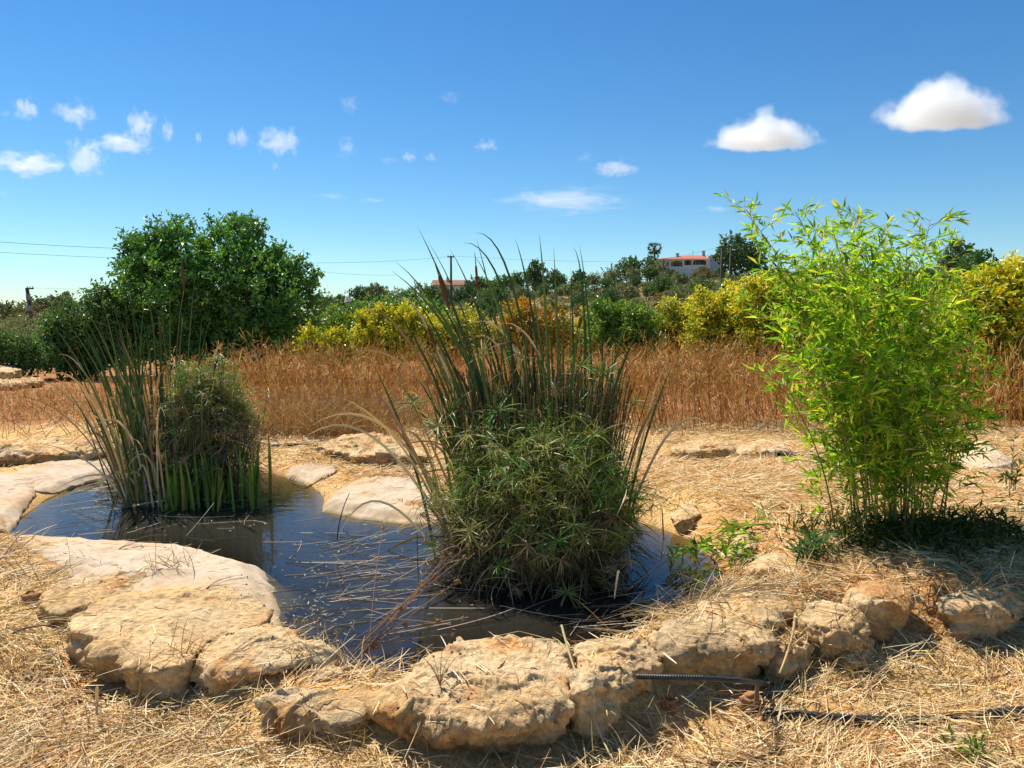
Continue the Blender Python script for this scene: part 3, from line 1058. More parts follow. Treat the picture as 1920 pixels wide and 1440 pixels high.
for px in (1353.5, 1370):
    q = atY(px, 463, 128.0)
    P = np.array([[[q[0], 128, Hs(q[0], 128) - .3], [q[0], 128, q[2]]]]); V, F, C = tubes_from_paths(P, np.array([[.2, .15]]), np.ones((1, 3)), 8); part('leg', hr, V, F, M_POLE, C, True)
a, b = atY(1343.5, 464.5, 127.75), atY(1380, 462, 127.75)
P = np.array([[a, b]]); V, F, C = tubes_from_paths(P, np.full((1, 2), .11), np.ones((1, 3)), 6); part('crossarm', hr, V, F, M_POLE, C)
pt, tt = pole('old_post', 'leaning dark wooden post with a pale cap among shrubs right of the big carob tree', 653.5, 566, 46.0, .13, .1)
P = np.array([[[tt[0], 46, tt[2] + .003], [tt[0] - .05, 46, tt[2] + .28]]]); V, F, C = tubes_from_paths(P, np.array([[.26, .14]]), np.ones((1, 3)), 8); part('cap', pt, V, F, M_WHITE, C)


def wire(label, pts, r, sag=0.4):
    pts = [np.array(p, float) for p in pts]
    out = []
    for a, b in zip(pts[:-1], pts[1:]):
        for t in np.linspace(0, 1, 24, endpoint=False):
            p = a + (b - a) * t
            p[2] -= sag * 4 * t * (1 - t)
            out.append(p)
    out.append(pts[-1])
    V, F, C = tubes_from_paths(np.array(out)[None], np.full((1, len(out)), r), np.array([[.05, .05, .055]]), 4)
    solo('power_line', label, 'cable', V, F, M_STEM, C, group='overhead cables')


wire('upper overhead cable crossing the sky to the left of the carob tree', [atY(-420, 415, 50), atY(232, 466, 72), atY(580, 493, 98), T1 + np.array([-.4, 0, -.1])], .015, .25)
wire('lower overhead cable crossing the sky to the left of the carob tree', [atY(-420, 440, 50), atY(232, 484, 72), atY(600, 509, 98), atY(745, 515.5, 121.8)], .013, .2)
wire('faint overhead cable above the hill between the reed pole and the villa pylon', [T1 + np.array([.4, 0, 0.02]), atY(1200, 491, 126), a], .014, .25)
wire('faint overhead cable low over the trees from the transformer pole', [tp + np.array([.6, 0, 0]), atY(250, 542, 112)], .012, .1)

# ================================================================== foliage builders
GREENS = {
    'carob': ([(.045, .115, .020), (.065, .155, .025), (.095, .19, .03), (.03, .08, .02)], .15),
    'olive': ([(.085, .10, .045), (.11, .125, .055), (.07, .09, .035), (.13, .14, .07)], .15),
    'dark': ([(.028, .055, .022), (.04, .072, .025), (.055, .085, .03)], .15),
    'mid': ([(.06, .12, .03), (.085, .15, .035), (.05, .095, .025)], .15),
    'dryish': ([(.17, .13, .05), (.20, .17, .06), (.12, .12, .05), (.22, .15, .06)], .15),
    'yellow': ([(.40, .33, .014), (.35, .31, .014), (.24, .26, .014), (.40, .27, .02), (.13, .19, .014), (.05, .10, .012)], .18),
    'yolive': ([(.30, .26, .02), (.19, .21, .02), (.40, .31, .02), (.08, .12, .02), (.05, .08, .015)], .18),
    'orange': ([(.46, .33, .03), (.50, .26, .03), (.40, .33, .02), (.52, .15, .03), (.20, .24, .02), (.10, .15, .02)], .18),
    'ygreen': ([(.10, .19, .018), (.06, .13, .015), (.17, .24, .02), (.32, .30, .02)], .15),
    'greenmix': ([(.05, .12, .018), (.075, .16, .02), (.04, .09, .015), (.20, .24, .02)], .15),
}
for _k, _f in (('carob', 1.9), ('olive', 2.15), ('dark', 2.3), ('mid', 1.6), ('dryish', 1.35), ('yellow', 2.15), ('yolive', 2.1), ('orange', 1.3), ('ygreen', 1.6), ('greenmix', 1.9)):
    GREENS[_k] = ([tuple(min(.8, v * _f) for v in c_) for c_ in GREENS[_k][0]], GREENS[_k][1])


def crown(ells, n_sprays, per, spray_r, L, W, pal, seed, gap=0.0, shell=0.55):
    """sprays of leaves spread through the union of ellipsoids, denser near the surface, thinned by noise"""
    ells = np.array(ells, float)
    vol = (ells[:, 3] * ells[:, 4] * ells[:, 5]) ** (2 / 3)
    k = RNG.choice(len(ells), n_sprays, p=vol / vol.sum())
    d = rand_unit(n_sprays)
    r = shell + (1.04 - shell) * RNG.random(n_sprays) ** 0.6
    r *= 1 + 0.34 * fbm(d * 2.6 + k[:, None] * 7.7 + seed, 3, seed)
    c = ells[k, :3] + d * ells[k, 3:6] * r[:, None]
    keep = fbm(c / spray_r / 5.0 + seed * 3, 3, seed + 3) > gap - 1.0
    c, d, k = c[keep], d[keep], k[keep]
    n = len(c)
    tw = norm(d + RNG.normal(size=(n, 3)) * .5 + np.array([0, 0, .35]))
    t = RNG.random((n, per))
    cen = c[:, None] + tw[:, None] * (t[..., None] - .3) * spray_r * 2.0 + RNG.normal(size=(n, per, 3)) * spray_r * .28
    dr = norm(tw[:, None] * .5 + RNG.normal(size=(n, per, 3)) * .75)
    nr = norm(RNG.normal(size=(n, per, 3)) * .7 + d[:, None] * .5 + np.array([0, 0, .6]))
    m = n * per
    sc = RNG.uniform(.65, 1.25, m)
    cols, j = GREENS[pal] if isinstance(pal, str) else pal
    # each spray leans to one colour of the palette
    ci = RNG.choice(len(cols), n)
    base = np.array(cols)[ci]
    patch = fbm(c / spray_r / 7.0 + seed, 2, seed + 9)
    cc = np.repeat(base, per, 0) * .6 + palette(m, cols, j) * .4
    cc *= (1 + .25 * np.repeat(patch, per)[:, None])
    return leaves(cen.reshape(m, 3), dr.reshape(m, 3), nr.reshape(m, 3), L * sc, W * sc, np.clip(cc, 0, 1))


def limbs(base, ells, r0, col, n=None):
    out = []
    for e in ells[:n]:
        e = np.array(e)
        b = np.array(base) + np.array([random.uniform(-.12, .12) * r0 * 8, random.uniform(-.1, .1) * r0 * 8, 0])
        mid = b * .45 + e[:3] * .55 + np.array([0, 0, -.15 * e[5]]) + RNG.normal(size=3) * .1 * e[3]
        tip = e[:3] + np.array([0, 0, .35 * e[5]])
        P = bezier(b, mid, tip, 9)[None]
        R = np.linspace(r0, r0 * .25, 9)[None]
        out.append(tubes_from_paths(P, R, np.array([col]), 6))
    return out


def px_ells(lst, Y, dscale=.9):
    """ellipsoids from picture outlines: (px, py, rx, rz, dy) at depth Y + dy"""
    res = []
    for px, py, rx, rz, *dy in lst:
        y_ = Y + (dy[0] if dy else 0)
        p = atY(px, py, y_)
        s = y_ / FPX
        res.append((p[0], p[1], p[2], rx * s, (rx + rz) / 2 * s * dscale, rz * s))
    return res


def tree(name, label, cat, base_px, Y, lst, sprays, per, spray_r, L, W, pal, seed, trunk_r=.12, group=None, mat=None, gap=.35, shell=.5, bark=(.11, .085, .06), fruit=0, nl=5):
    ells = px_ells(lst, Y)
    bx = (base_px - 960) / FPX * Y
    bz = Hs(bx, Y)
    root = thing(name, label, cat, (bx, Y, bz), group)
    L_ = limbs((bx, Y, bz - .1), ells, trunk_r, bark, nl)
    tr = None
    for i, (V, F, C) in enumerate(L_):
        part('trunk' if i == 0 else 'limb', root, V, F, M_BARK, C, True)
    V, F, C = crown(ells, sprays, per, spray_r, L, W, pal, seed, gap, shell)
    part('crown', root, V, F, mat or M_FOL, C)
    if fruit:
        E = np.array(ells)
        for i in range(fruit):
            e = E[RNG.integers(len(E))]
            d = norm(np.array([RNG.normal() * .8, -abs(RNG.normal()) - .3, RNG.normal() * .7]))
            c = e[:3] + d * e[3:6] * 1.0
            r = RNG.uniform(.035, .055)
            U, W_ = np.meshgrid(np.linspace(0, 2 * math.pi, 9)[:-1], np.linspace(.12, math.pi - .12, 6), indexing='ij')
            V = np.stack([c[0] + r * np.sin(W_) * np.cos(U), c[1] + r * np.sin(W_) * np.sin(U), c[2] + r * np.cos(W_)], -1).reshape(-1, 3)
            ii = np.arange(48).reshape(8, 6)
            nx = np.roll(ii, -1, 0)
            F = np.stack([ii[:, :-1], nx[:, :-1], nx[:, 1:], ii[:, 1:]], -1).reshape(-1, 4)
            part('fruit', root, V, F, M_FRUIT, np.ones(3), True)
    return root


# the carob tree and bushes of the middle distance
tree('carob_tree', 'big rounded dark green carob tree behind the left reed clump', 'tree', 405, 21.0,
     [(420, 585, 110, 85), (330, 545, 95, 95, -.5), (470, 560, 95, 85, -.6), (380, 480, 85, 60), (300, 490, 62, 45), (430, 450, 55, 42), (545, 600, 55, 68), (515, 530, 50, 45), (345, 450, 46, 32), (288, 560, 55, 85),
      (380, 462, 52, 34), (385, 480, 60, 44), (310, 500, 75, 55), (432, 415, 13, 9), (405, 430, 15, 12), (243, 455, 16, 13), (300, 428, 15, 11), (340, 410, 13, 9), (562, 498, 17, 13), (588, 522, 14, 13), (482, 430, 14, 12), (530, 466, 15, 10), (455, 420, 12, 12), (400, 520, 100, 60), (440, 500, 80, 60), (285, 460, 40, 24), (500, 490, 28, 24), (470, 440, 22, 24), (427, 424, 24, 16), (545, 515, 26, 20), (570, 545, 22, 18), (525, 468, 14, 12), (265, 620, 60, 60), (450, 640, 120, 50, -.5), (340, 640, 90, 50, -.5)],
     4600, 13, .17, .135, .034, 'carob', 5, .16, gap=.68, shell=.55, nl=9)
tree('carob_bush', 'round mid green carob bush left of the big carob tree', 'bush', 165, 20.0,
     [(165, 610, 62, 50), (125, 635, 42, 55), (205, 620, 50, 60), (160, 660, 70, 40), (205, 580, 28, 26), (195, 553, 13, 17)], 1300, 12, .15, .12, .03, 'mid', 9, .07, gap=.6)
tree('shrub', 'low olive-green shrub in front of the pink houses', 'bush', 70, 26.0, [(70, 625, 60, 32), (30, 640, 50, 30), (100, 640, 40, 30)], 700, 12, .16, .10, .022, 'olive', 11, .06, gap=.5)
tree('shrub', 'small bright green shrub above the weathered grey rock at the far left', 'bush', 35, 19.0, [(30, 662, 45, 26), (75, 672, 35, 22), (0, 650, 30, 26)], 520, 12, .12, .09, .024, 'mid', 13, .05, gap=.55)
tree('shrub', 'dull green shrub at the very left edge of the field', 'bush', -20, 24.0, [(-20, 630, 60, 35), (-60, 650, 60, 40)], 500, 12, .15, .1, .024, 'olive', 15, .06)
GP = 'pomegranate shrubs along the field'
PG = dict(group=GP, cat='shrub')


def pom(label, px, Y, lst, sprays, pal, seed, fruit=0):
    lst = [(a, c - 5, rx * 1.1, rz * 1.08) for a, c, rx, rz in lst]
    for _ in range(6 if 'yel' in pal else 2):   # stray shoots standing out of the crown
        a, c, rx, rz = random.choice(lst[:max(2, len(lst))])
        lst = lst + [(a + random.uniform(-.9, .9) * rx, c - rz * random.uniform(.7, 1.0), random.uniform(6, 11), random.uniform(8, 14))]
    return tree('pomegranate_shrub', label, 'shrub', px, Y, lst, int(sprays * 1.5), 12, .12, .095, .025, pal, seed, .05, GP, gap=.54, shell=.25, fruit=fruit, nl=4)


tree('almond_tree', 'dense green tree between the big carob and the yellow shrubs', 'tree', 690, 30.0, [(690, 610, 60, 42), (640, 615, 45, 35), (745, 600, 50, 40), (800, 605, 50, 38), (720, 640, 90, 30)], 1300, 12, .2, .14, .034, 'greenmix', 17, .09, gap=.55)
tree('almond_tree', 'grey-green tree peeping out right of the big carob tree', 'tree', 605, 34.0, [(605, 595, 40, 36), (635, 625, 40, 30), (590, 640, 50, 30)], 600, 12, .2, .14, .034, 'mid', 18, .09, gap=.55)
pom('small yellow pomegranate shrub at the right foot of the big carob tree', 612, 18.5, [(612, 660, 42, 24), (585, 665, 25, 18), (640, 668, 30, 20)], 330, 'yellow', 19)
pom('olive-yellow pomegranate shrub left of the tall reeds', 735, 19.0, [(730, 640, 55, 36), (775, 630, 42, 38), (700, 655, 45, 26), (720, 605, 22, 16), (760, 600, 25, 18)], 800, 'yellow', 20, 3)
pom('golden pomegranate shrub seen through the left blades of the tall reeds', 850, 19.5, [(850, 645, 50, 40), (815, 655, 40, 30), (880, 630, 40, 34)], 560, 'yolive', 21)
pom('orange and red tinted pomegranate shrub seen through the tall reeds', 985, 20.0, [(980, 625, 46, 42), (1010, 645, 45, 36), (950, 650, 40, 34), (975, 592, 24, 16), (1040, 615, 26, 28)], 760, 'orange', 22)
pom('golden green pomegranate shrub at the right blades of the tall reeds', 1085, 21.0, [(1075, 650, 45, 32), (1110, 630, 34, 36)], 430, 'yolive', 23)
pom('dark green pomegranate shrub with yellow edges right of the tall reeds', 1168, 20.0, [(1165, 625, 58, 46), (1145, 603, 30, 24), (1200, 615, 36, 32), (1170, 648, 62, 36)], 950, 'greenmix', 24)
pom('yellow-green pomegranate shrub between the dark green one and the big golden ones', 1262, 21.0, [(1260, 625, 50, 46), (1285, 600, 36, 30), (1235, 640, 42, 36), (1310, 630, 36, 40)], 600, 'yolive', 25)
pom('bright yellow pomegranate shrub above the middle of the dry weeds', 1360, 18.5, [(1350, 615, 55, 52), (1385, 590, 46, 44), (1335, 590, 34, 30), (1400, 645, 60, 40), (1340, 655, 45, 30), (1320, 640, 30, 40)], 1150, 'yellow', 26, 5)
pom('tall golden pomegranate shrub close against the left side of the bamboo', 1455, 17.5, [(1450, 610, 60, 60), (1420, 570, 38, 34), (1480, 575, 45, 45), (1500, 640, 55, 55), (1440, 655, 50, 34)], 1200, 'yellow', 27, 8)
pom('green and yellow pomegranate shrub hidden behind the bamboo', 1600, 17.0, [(1590, 620, 70, 60), (1660, 630, 60, 60)], 800, 'ygreen', 28)
pom('large golden orange pomegranate shrub at the right edge behind the bamboo', 1870, 12.5, [(1870, 610, 85, 75), (1905, 545, 48, 48), (1830, 620, 60, 80), (1930, 640, 80, 90), (1900, 690, 90, 60), (1820, 690, 60, 60), (1845, 560, 34, 30)], 2300, 'yellow', 29, 10)

# ================================================================== hill trees and scrub
HV = {}


def hill_variant(key, pal, n, seed, squash, L):
    out = []
    for v in range(2):
        e = [(0, 0, .55, .42, .42, .40)] + [(random.uniform(-.3, .3), random.uniform(-.3, .3), random.uniform(.4, .75), random.uniform(.18, .3), random.uniform(.18, .3), random.uniform(.18, .28)) for _ in range(5)]
        V, F, C = crown(e, n, 7, .055, L, L * .34, pal, seed + v, .45, .5)
        V[:, 2] *= squash
        geo = Geo(); geo.add(V, F, C)
        for (tv, tf, tc) in limbs((0, 0, -.15), e[1:4], .03, (.09, .07, .05)):
            tv = tv.copy(); tv[:, 2] *= squash
            geo.add(tv, tf, tc)
        V, F, C = geo.get()
        out.append(mk_mesh(key, V, F, M_FAR, C))
    HV[key] = out


hill_variant('olive_tree', 'olive', 230, 40, 1.0, .085)
hill_variant('evergreen_tree', 'dark', 260, 50, 1.05, .08)
hill_variant('carob_hill', 'mid', 240, 60, .95, .085)
hill_variant('dry_tree', 'dryish', 170, 70, .9, .075)
hill_variant('round_bush', 'dark', 150, 80, .62, .09)
hill_variant('grey_bush', 'olive', 130, 90, .6, .09)
HNAME = {'olive_tree': ('olive_tree', 'grey-green olive tree', 'tree'), 'evergreen_tree': ('evergreen_tree', 'dark evergreen tree', 'tree'), 'carob_hill': ('carob_tree', 'mid green carob tree', 'tree'),
         'dry_tree': ('almond_tree', 'sparse brownish almond tree', 'tree'), 'round_bush': ('dark_bush', 'dark round bush', 'bush'), 'grey_bush': ('grey_bush', 'grey-green bush', 'bush')}


def zone(px):
    for lim, z_ in ((330, 'left of the big carob'), (760, 'right of the big carob'), (1090, 'behind the tall reeds'), (1235, 'left of the villa'), (1400, 'below the villa'), (1780, 'behind the bamboo')):
        if px < lim:
            return z_
    return 'at the right edge'


HILL = []


def hill_tree(key, px, Y, size, skyline=False, label=None, flatten=1.0):
    x_ = (px - 960) / FPX * Y
    nm, lb, cat = HNAME[key]
    o = link(nm, random.choice(HV[key]), None, (x_, Y, Hs(x_, Y) - .02 * size))
    s = size * random.uniform(.9, 1.1)
    o.scale = (s, s, s * flatten * random.uniform(.9, 1.1))
    o.rotation_euler = (0, 0, random.uniform(0, 6.28))
    vis = size * FPX / Y
    sw = 'small ' if vis < 30 else ('large ' if vis > 44 else '')
    hw = 'on the skyline' if skyline else ('low on the slope' if Y < 95 else ('halfway up the slope' if Y < 140 else 'high on the slope'))
    if px < 330:
        hw = 'on flat land'
    tag(o, label or f'{sw}{lb} {hw} {zone(px)}', cat, f'{lb}s on the hillside'.replace('bushs', 'bushes'))
    HILL.append((px, o))
    return o


# skyline and near-house specials
hill_tree('evergreen_tree', 1213, 197, 6.0, True, 'small pointed dark evergreen tree left of the palm by the villa', 1.0)
hill_tree('evergreen_tree', 1385, 165, 10.5, True, 'large dark evergreen tree behind the twin-legged pylon', .95)
hill_tree('evergreen_tree', 1408, 170, 8.0, True, 'dark evergreen tree just right of the pylon tree')
hill_tree('evergreen_tree', 1007, 188, 6.5, True, 'round dark tree standing up on the skyline behind the tall reeds')
hill_tree('carob_hill', 1255, 172, 3.6, False, 'green tree on the slope left below the villa terrace')
hill_tree('dry_tree', 1305, 186, 3.6, False, 'brownish bare-twigged tree in front of the villa terrace')
hill_tree('dry_tree', 1322, 184, 3.4, False, 'second brownish bare-twigged tree under the villa pillar')
hill_tree('evergreen_tree', 1318, 191, 2.6, False, 'small dark bush against the villa veranda', 1.2)
hill_tree('evergreen_tree', 1792, 150, 9, True, 'dark evergreen tree on the skyline between bamboo and golden shrub')
hill_tree('carob_hill', 1815, 140, 9, True, 'green tree on the skyline beside the dark evergreen right of the bamboo')
hill_tree('olive_tree', 22, 112, 4.4, False, 'grey tree standing behind the pink houses')
hill_tree('dry_tree', 58, 108, 4.6, False, 'yellowish tree at the foot of the transformer pole')
hill_tree('evergreen_tree', 74, 116, 5.0, False, 'dark tree just right of the transformer pole')
hill_tree('evergreen_tree', 93, 120, 3.8, False, 'dark low tree between transformer pole and thin pole')
hill_tree('evergreen_tree', -6, 124, 4.2, False, 'dark tree at the left edge above the flat-roofed house')
hill_tree('olive_tree', 122, 116, 5.2, False, 'wispy grey tree beside the thin short pole')
for px, Y_, top, k_ in [(815, 158, 535, 'carob_hill'), (838, 156, 534, 'olive_tree'), (862, 158, 536, 'carob_hill'), (880, 160, 528, 'evergreen_tree'), (1242, 188, 508, 'grey_bush'), (1262, 190, 511, 'carob_hill'), (1282, 189, 512, 'olive_tree'), (1300, 188, 510, 'carob_hill'), (1333, 188, 508, 'olive_tree'), (1348, 186, 498, 'carob_hill')]:
    x_ = (px - 960) / FPX * Y_
    hill_tree(k_, px, Y_, (atY(px, top, Y_)[2] - Hs(x_, Y_)))
# skyline rows
for px in range(600, 1240, 19):
    k_ = random.choice(['olive_tree', 'evergreen_tree', 'carob_hill', 'carob_hill', 'olive_tree'])
    Yr = random.uniform(182, 206)
    vs = random.uniform(24, 50)
    if 800 < px < 885:
        vs, Yr = random.uniform(12, 18), random.uniform(182, 200)
    hill_tree(k_, px + random.uniform(-8, 8), Yr, vs * Yr / FPX, True)
for px in range(1440, 2100, 26):
    Yr = random.uniform(175, 205)
    hill_tree(random.choice(['olive_tree', 'evergreen_tree', 'carob_hill']), px, Yr, random.uniform(20, 36) * Yr / FPX, True)
for px in list(range(-260, 110, 45)):
    hill_tree(random.choice(['olive_tree', 'evergreen_tree']), px, random.uniform(140, 260), random.uniform(3.0, 4.2), True)
# slope
cnt = tries = 0
placed = []
while cnt < 235 and tries < 4000:
    tries += 1
    px = random.uniform(580, 1960)
    Y_ = 66 + 112 * random.random() ** .8
    k_ = random.choices(['olive_tree', 'evergreen_tree', 'carob_hill', 'dry_tree', 'round_bush', 'grey_bush'], [3, 1.6, 3, 1.6, 3, 2])[0]
    vis = random.uniform(28, 62) if 'bush' not in k_ else random.uniform(20, 36)
    x_ = (px - 960) / FPX * Y_
    py_top = HORIZON - (Hs(x_, Y_) + vis * Y_ / FPX - CAM_H) * FPX / Y_
    if 1232 < px < 1356 and py_top < 507:
        continue
    if 795 < px < 890 and py_top < 535:
        continue
    ridge = np.interp(px, RIDGE_PX, RIDGE_PY)
    if py_top < ridge - 14:
        continue
    py_b = py_top + vis * .7
    if any(abs(px - a) < vis * .45 and abs(py_b - b_) < 6 for a, b_ in placed):
        continue
    placed.append((px, py_b))
    hill_tree(k_, px, Y_, vis * Y_ / FPX)
    cnt += 1
bylabel = {}
for px, o in sorted(HILL, key=lambda t: t[0]):
    bylabel.setdefault(o['label'], []).append(o)
ORD = ['leftmost', 'second from left', 'third from left', 'fourth from left', 'fifth from left', 'sixth from left', 'seventh from left', 'eighth from left', 'ninth from left', 'tenth from left', 'eleventh from left', 'twelfth from left', 'thirteenth from left']
for lb, os_ in bylabel.items():
    if len(os_) > 1:
        for i, o in enumerate(os_):
            e = 'rightmost' if i == len(os_) - 1 else ORD[min(i, 12)]
            o['label'] = f'{lb}, {e}'
# low scrub that reads as one mass
n = 6000
px = RNG.uniform(450, 2050, n)
Yq = 48 + 140 * RNG.random(n) ** .8
xq = (px - 960) / FPX * Yq
nzq = fbm2(xq, Yq, .05, 3, 55)
kq = nzq > -.15
xq, Yq = xq[kq], Yq[kq]
zq = H(xq, Yq)
n = len(xq)
per = 9
cen = np.repeat(np.stack([xq, Yq, zq + .25], -1), per, 0) + RNG.normal(size=(n * per, 3)) * np.array([.45, .45, .22])
V, F, C = leaves(cen, rand_unit(n * per), norm(RNG.normal(size=(n * per, 3)) + np.array([0, 0, 1.0])), RNG.uniform(.2, .42, n * per), RNG.uniform(.06, .11, n * per),
                 np.repeat(palette(n, [(.10, .125, .04), (.07, .095, .035), (.16, .15, .055), (.20, .15, .065)], .2), per, 0))
solo('scrub', 'low dry scrub covering the hillside between the trees', None, V, F, M_FAR, C, kind='stuff', loc=np.zeros(3))

# palm by the villa
PY_ = 199.0
pt_ = atY(1227, 466, PY_)
pb_ = Hs(pt_[0], PY_)
pr = thing('palm_tree', 'tall fan palm standing against the sky left of the villa', 'tree', (pt_[0], PY_, pb_))
P = bezier(np.array([pt_[0], PY_, pb_ - .2]), np.array([pt_[0] + .25, PY_, (pb_ + pt_[2]) / 2]), pt_, 10)[None]
V, F, C = tubes_from_paths(P, np.linspace(.32, .22, 10)[None], np.array([[.12, .09, .07]]), 8)
part('trunk', pr, V, F, M_BARK, C, True)
for i in range(26):
    az, el = random.uniform(0, 6.28), random.uniform(-.9, 1.2)
    d = np.array([math.cos(az) * math.cos(el), math.sin(az) * math.cos(el), math.sin(el)])
    L = random.uniform(.9, 1.4)
    st = strand_paths(pt_[None], d[None], np.array([L]), np.array([.35]), np.array([[0, 0, -1.0]]), 5)
    tip = st[0, -1]
    geo = Geo(); geo.add(*tubes_from_paths(st, np.full((1, 5), .03), np.array([[.09, .10, .03]]), 4))
    m_ = 13
    fan = norm(d + rand_unit(m_) * .75 + np.array([0, 0, -.1]))
    geo.add(*ribbons_from_paths(strand_paths(np.repeat(tip[None], m_, 0), fan, RNG.uniform(.6, 1.0, m_), np.full(m_, .5), np.tile([0, 0, -1.0], (m_, 1)), 4),
                                np.tile([.07, .08, .06, .01], (m_, 1)), rand_unit(m_), palette(m_, [(.06, .09, .03), (.09, .11, .04), (.05, .07, .03)])))
    V, F, C = geo.get(); part('frond', pr, V, F, M_FAR, C)
m_ = 60
az = RNG.uniform(0, 6.28, m_)
st = strand_paths(np.repeat((pt_ - np.array([0, 0, .3]))[None], m_, 0), np.stack([np.cos(az) * .6, np.sin(az) * .6, -.3 * np.ones(m_)], -1), RNG.uniform(1.0, 1.9, m_), np.full(m_, 1.6), np.tile([0, 0, -1.0], (m_, 1)), 5)
V, F, C = ribbons_from_paths(st, np.tile([.06, .09, .10, .08, .03], (m_, 1)), rand_unit(m_), palette(m_, [(.20, .15, .09), (.14, .10, .06)]))
part('dead_frond_skirt', pr, V, F, M_FAR, C, kind='stuff')
#PART3
# ================================================================== tall dry weeds of the field
def weed_height(x, y):
    px = 960 + FPX * x / y
    h = np.interp(px, [-300, 60, 180, 300, 430, 560, 800, 1100, 1250, 1480, 1700, 1900, 2300], [.30, .28, .38, .58, .90, .95, .95, .98, 1.03, 1.0, 1.0, 1.05, 1.05])
    return h * (1 + .42 * fbm2(x, y, .8, 3, 71) + .22 * fbm2(x, y, 3.0, 2, 72))


n = 13500
y_ = 10.3 + 7.5 * RNG.random(n) ** 1.25
x_ = (RNG.random(n) * 2 - 1) * (.80 * y_ + 1.0)
front = 10.35 + .55 * fbm2(x_, np.zeros(n), .55, 3, 73) + np.interp(960 + FPX * x_ / y_, [-200, 200, 420, 520, 800, 1120, 1400, 1700, 2100], [1.2, .9, .6, .35, .4, -.1, -.15, -.2, -.6])
k = y_ > front
x_, y_ = x_[k], y_[k]
px_ = 960 + FPX * x_ / y_
k = RNG.random(len(x_)) < np.interp(px_, [-200, 150, 420, 500, 2200], [.55, .6, .9, 1, 1]) * np.clip(.72 + 1.5 * fbm2(x_, y_, .8, 3, 78), .12, 1)
x_, y_, px_ = x_[k], y_[k], px_[k]
n = len(x_)
hh = weed_height(x_, y_) * RNG.uniform(.55, 1.06, n) * np.where(RNG.random(n) < .06, 1.22, 1)
root = np.stack([x_, y_, H(x_, y_) - .03], -1)
lean_ = fbm2(x_, y_, .5, 2, 79) * .55
d0 = norm(np.stack([RNG.normal(0, .13, n) + lean_, RNG.normal(0, .13, n), np.ones(n)], -1))
Pw = strand_paths(root, d0, hh, RNG.uniform(0, .5, n), norm(RNG.normal(size=(n, 3)) * np.array([1, 1, .2])), 5)
wcols = [(.42, .195, .048), (.52, .27, .072), (.28, .12, .032), (.60, .37, .125), (.66, .46, .20)]
wc_ = palette(n, wcols, .2)
wn_ = fbm2(x_, y_, .55, 3, 76)
wc_ = wc_ * (1 + .5 * wn_)[:, None] * np.array([1.0, .93, .88]) ** np.clip(-2.5 * wn_, 0, 2)[:, None]
lp = (1 - ss(60, 420, px_))[:, None] * .55
wc_ = np.clip(wc_ * (1 - lp) + np.array([.60, .38, .16]) * lp, 0, 1)
geo = Geo()
geo.add(*ribbons_from_paths(Pw, np.tile([.0045, .004, .0035, .003, .0015], (n, 1)) * RNG.uniform(.7, 1.3, (n, 1)), rand_unit(n) * np.array([1, 1, .1]), wc_))
m_ = 5
ti = RNG.integers(2, 5, (n, m_))
b0 = Pw[np.arange(n)[:, None], ti].reshape(-1, 3) + RNG.normal(size=(n * m_, 3)) * .01
bd = norm(np.stack([RNG.normal(0, .45, n * m_), RNG.normal(0, .45, n * m_), RNG.uniform(.3, 1.1, n * m_)], -1))
Pb = strand_paths(b0, bd, RNG.uniform(.06, .2, n * m_) * np.repeat(np.clip(hh, .4, 1.1), m_), RNG.uniform(0, .6, n * m_), rand_unit(n * m_), 3)
geo.add(*ribbons_from_paths(Pb, np.tile([.003, .0045, .0035], (n * m_, 1)), rand_unit(n * m_), np.repeat(wc_, m_, 0) * RNG.uniform(.85, 1.25, (n * m_, 1))))
# seed husks and shrivelled leaves along the stalks
m_ = 4
ti = RNG.integers(1, 5, (n, m_))
b0 = Pw[np.arange(n)[:, None], ti].reshape(-1, 3) + RNG.normal(size=(n * m_, 3)) * .02
geo.add(*leaves(b0, rand_unit(n * m_), rand_unit(n * m_), RNG.uniform(.03, .08, n * m_), RNG.uniform(.005, .011, n * m_), palette(n * m_, wcols, .25)))
V, F, C = geo.get()
solo('dry_weeds', 'dense stand of reddish brown dry weeds filling the field behind the pond', None, V, F, M_DRY, C, kind='stuff', loc=np.zeros(3))

# paler, bent dead grass along the front of the stand
n = 5200
y_ = 9.6 + 2.0 * RNG.random(n)
pxr = np.concatenate([RNG.uniform(-100, 2050, n // 3), RNG.normal(640, 130, n - n // 3)])
x_ = (pxr - 960) / FPX * y_
root = np.stack([x_, y_, H(x_, y_)], -1)
tuft = fbm2(x_, y_, 1.3, 2, 75)
k = tuft > np.where(np.abs(pxr - 640) < 200, -.2, .12)
root = root[k]; n = len(root)
d0 = norm(np.stack([RNG.normal(0, .5, n), RNG.normal(0, .5, n), RNG.uniform(.5, 1.2, n)], -1))
P = strand_paths(root, d0, RNG.uniform(.2, .75, n), RNG.uniform(.3, 1.6, n), norm(RNG.normal(size=(n, 3)) * np.array([1, 1, .3]) + np.array([0, 0, -.5])), 6)
V, F, C = ribbons_from_paths(P, np.tile([.005, .005, .004, .004, .003, .001], (n, 1)), rand_unit(n), palette(n, [(.50, .32, .14), (.44, .25, .10), (.38, .19, .07), (.56, .40, .2)], .2))
solo('dead_grass', 'tangle of bent straw-coloured grass along the front of the dry weeds', None, V, F, M_DRY, C, kind='stuff', loc=np.zeros(3))

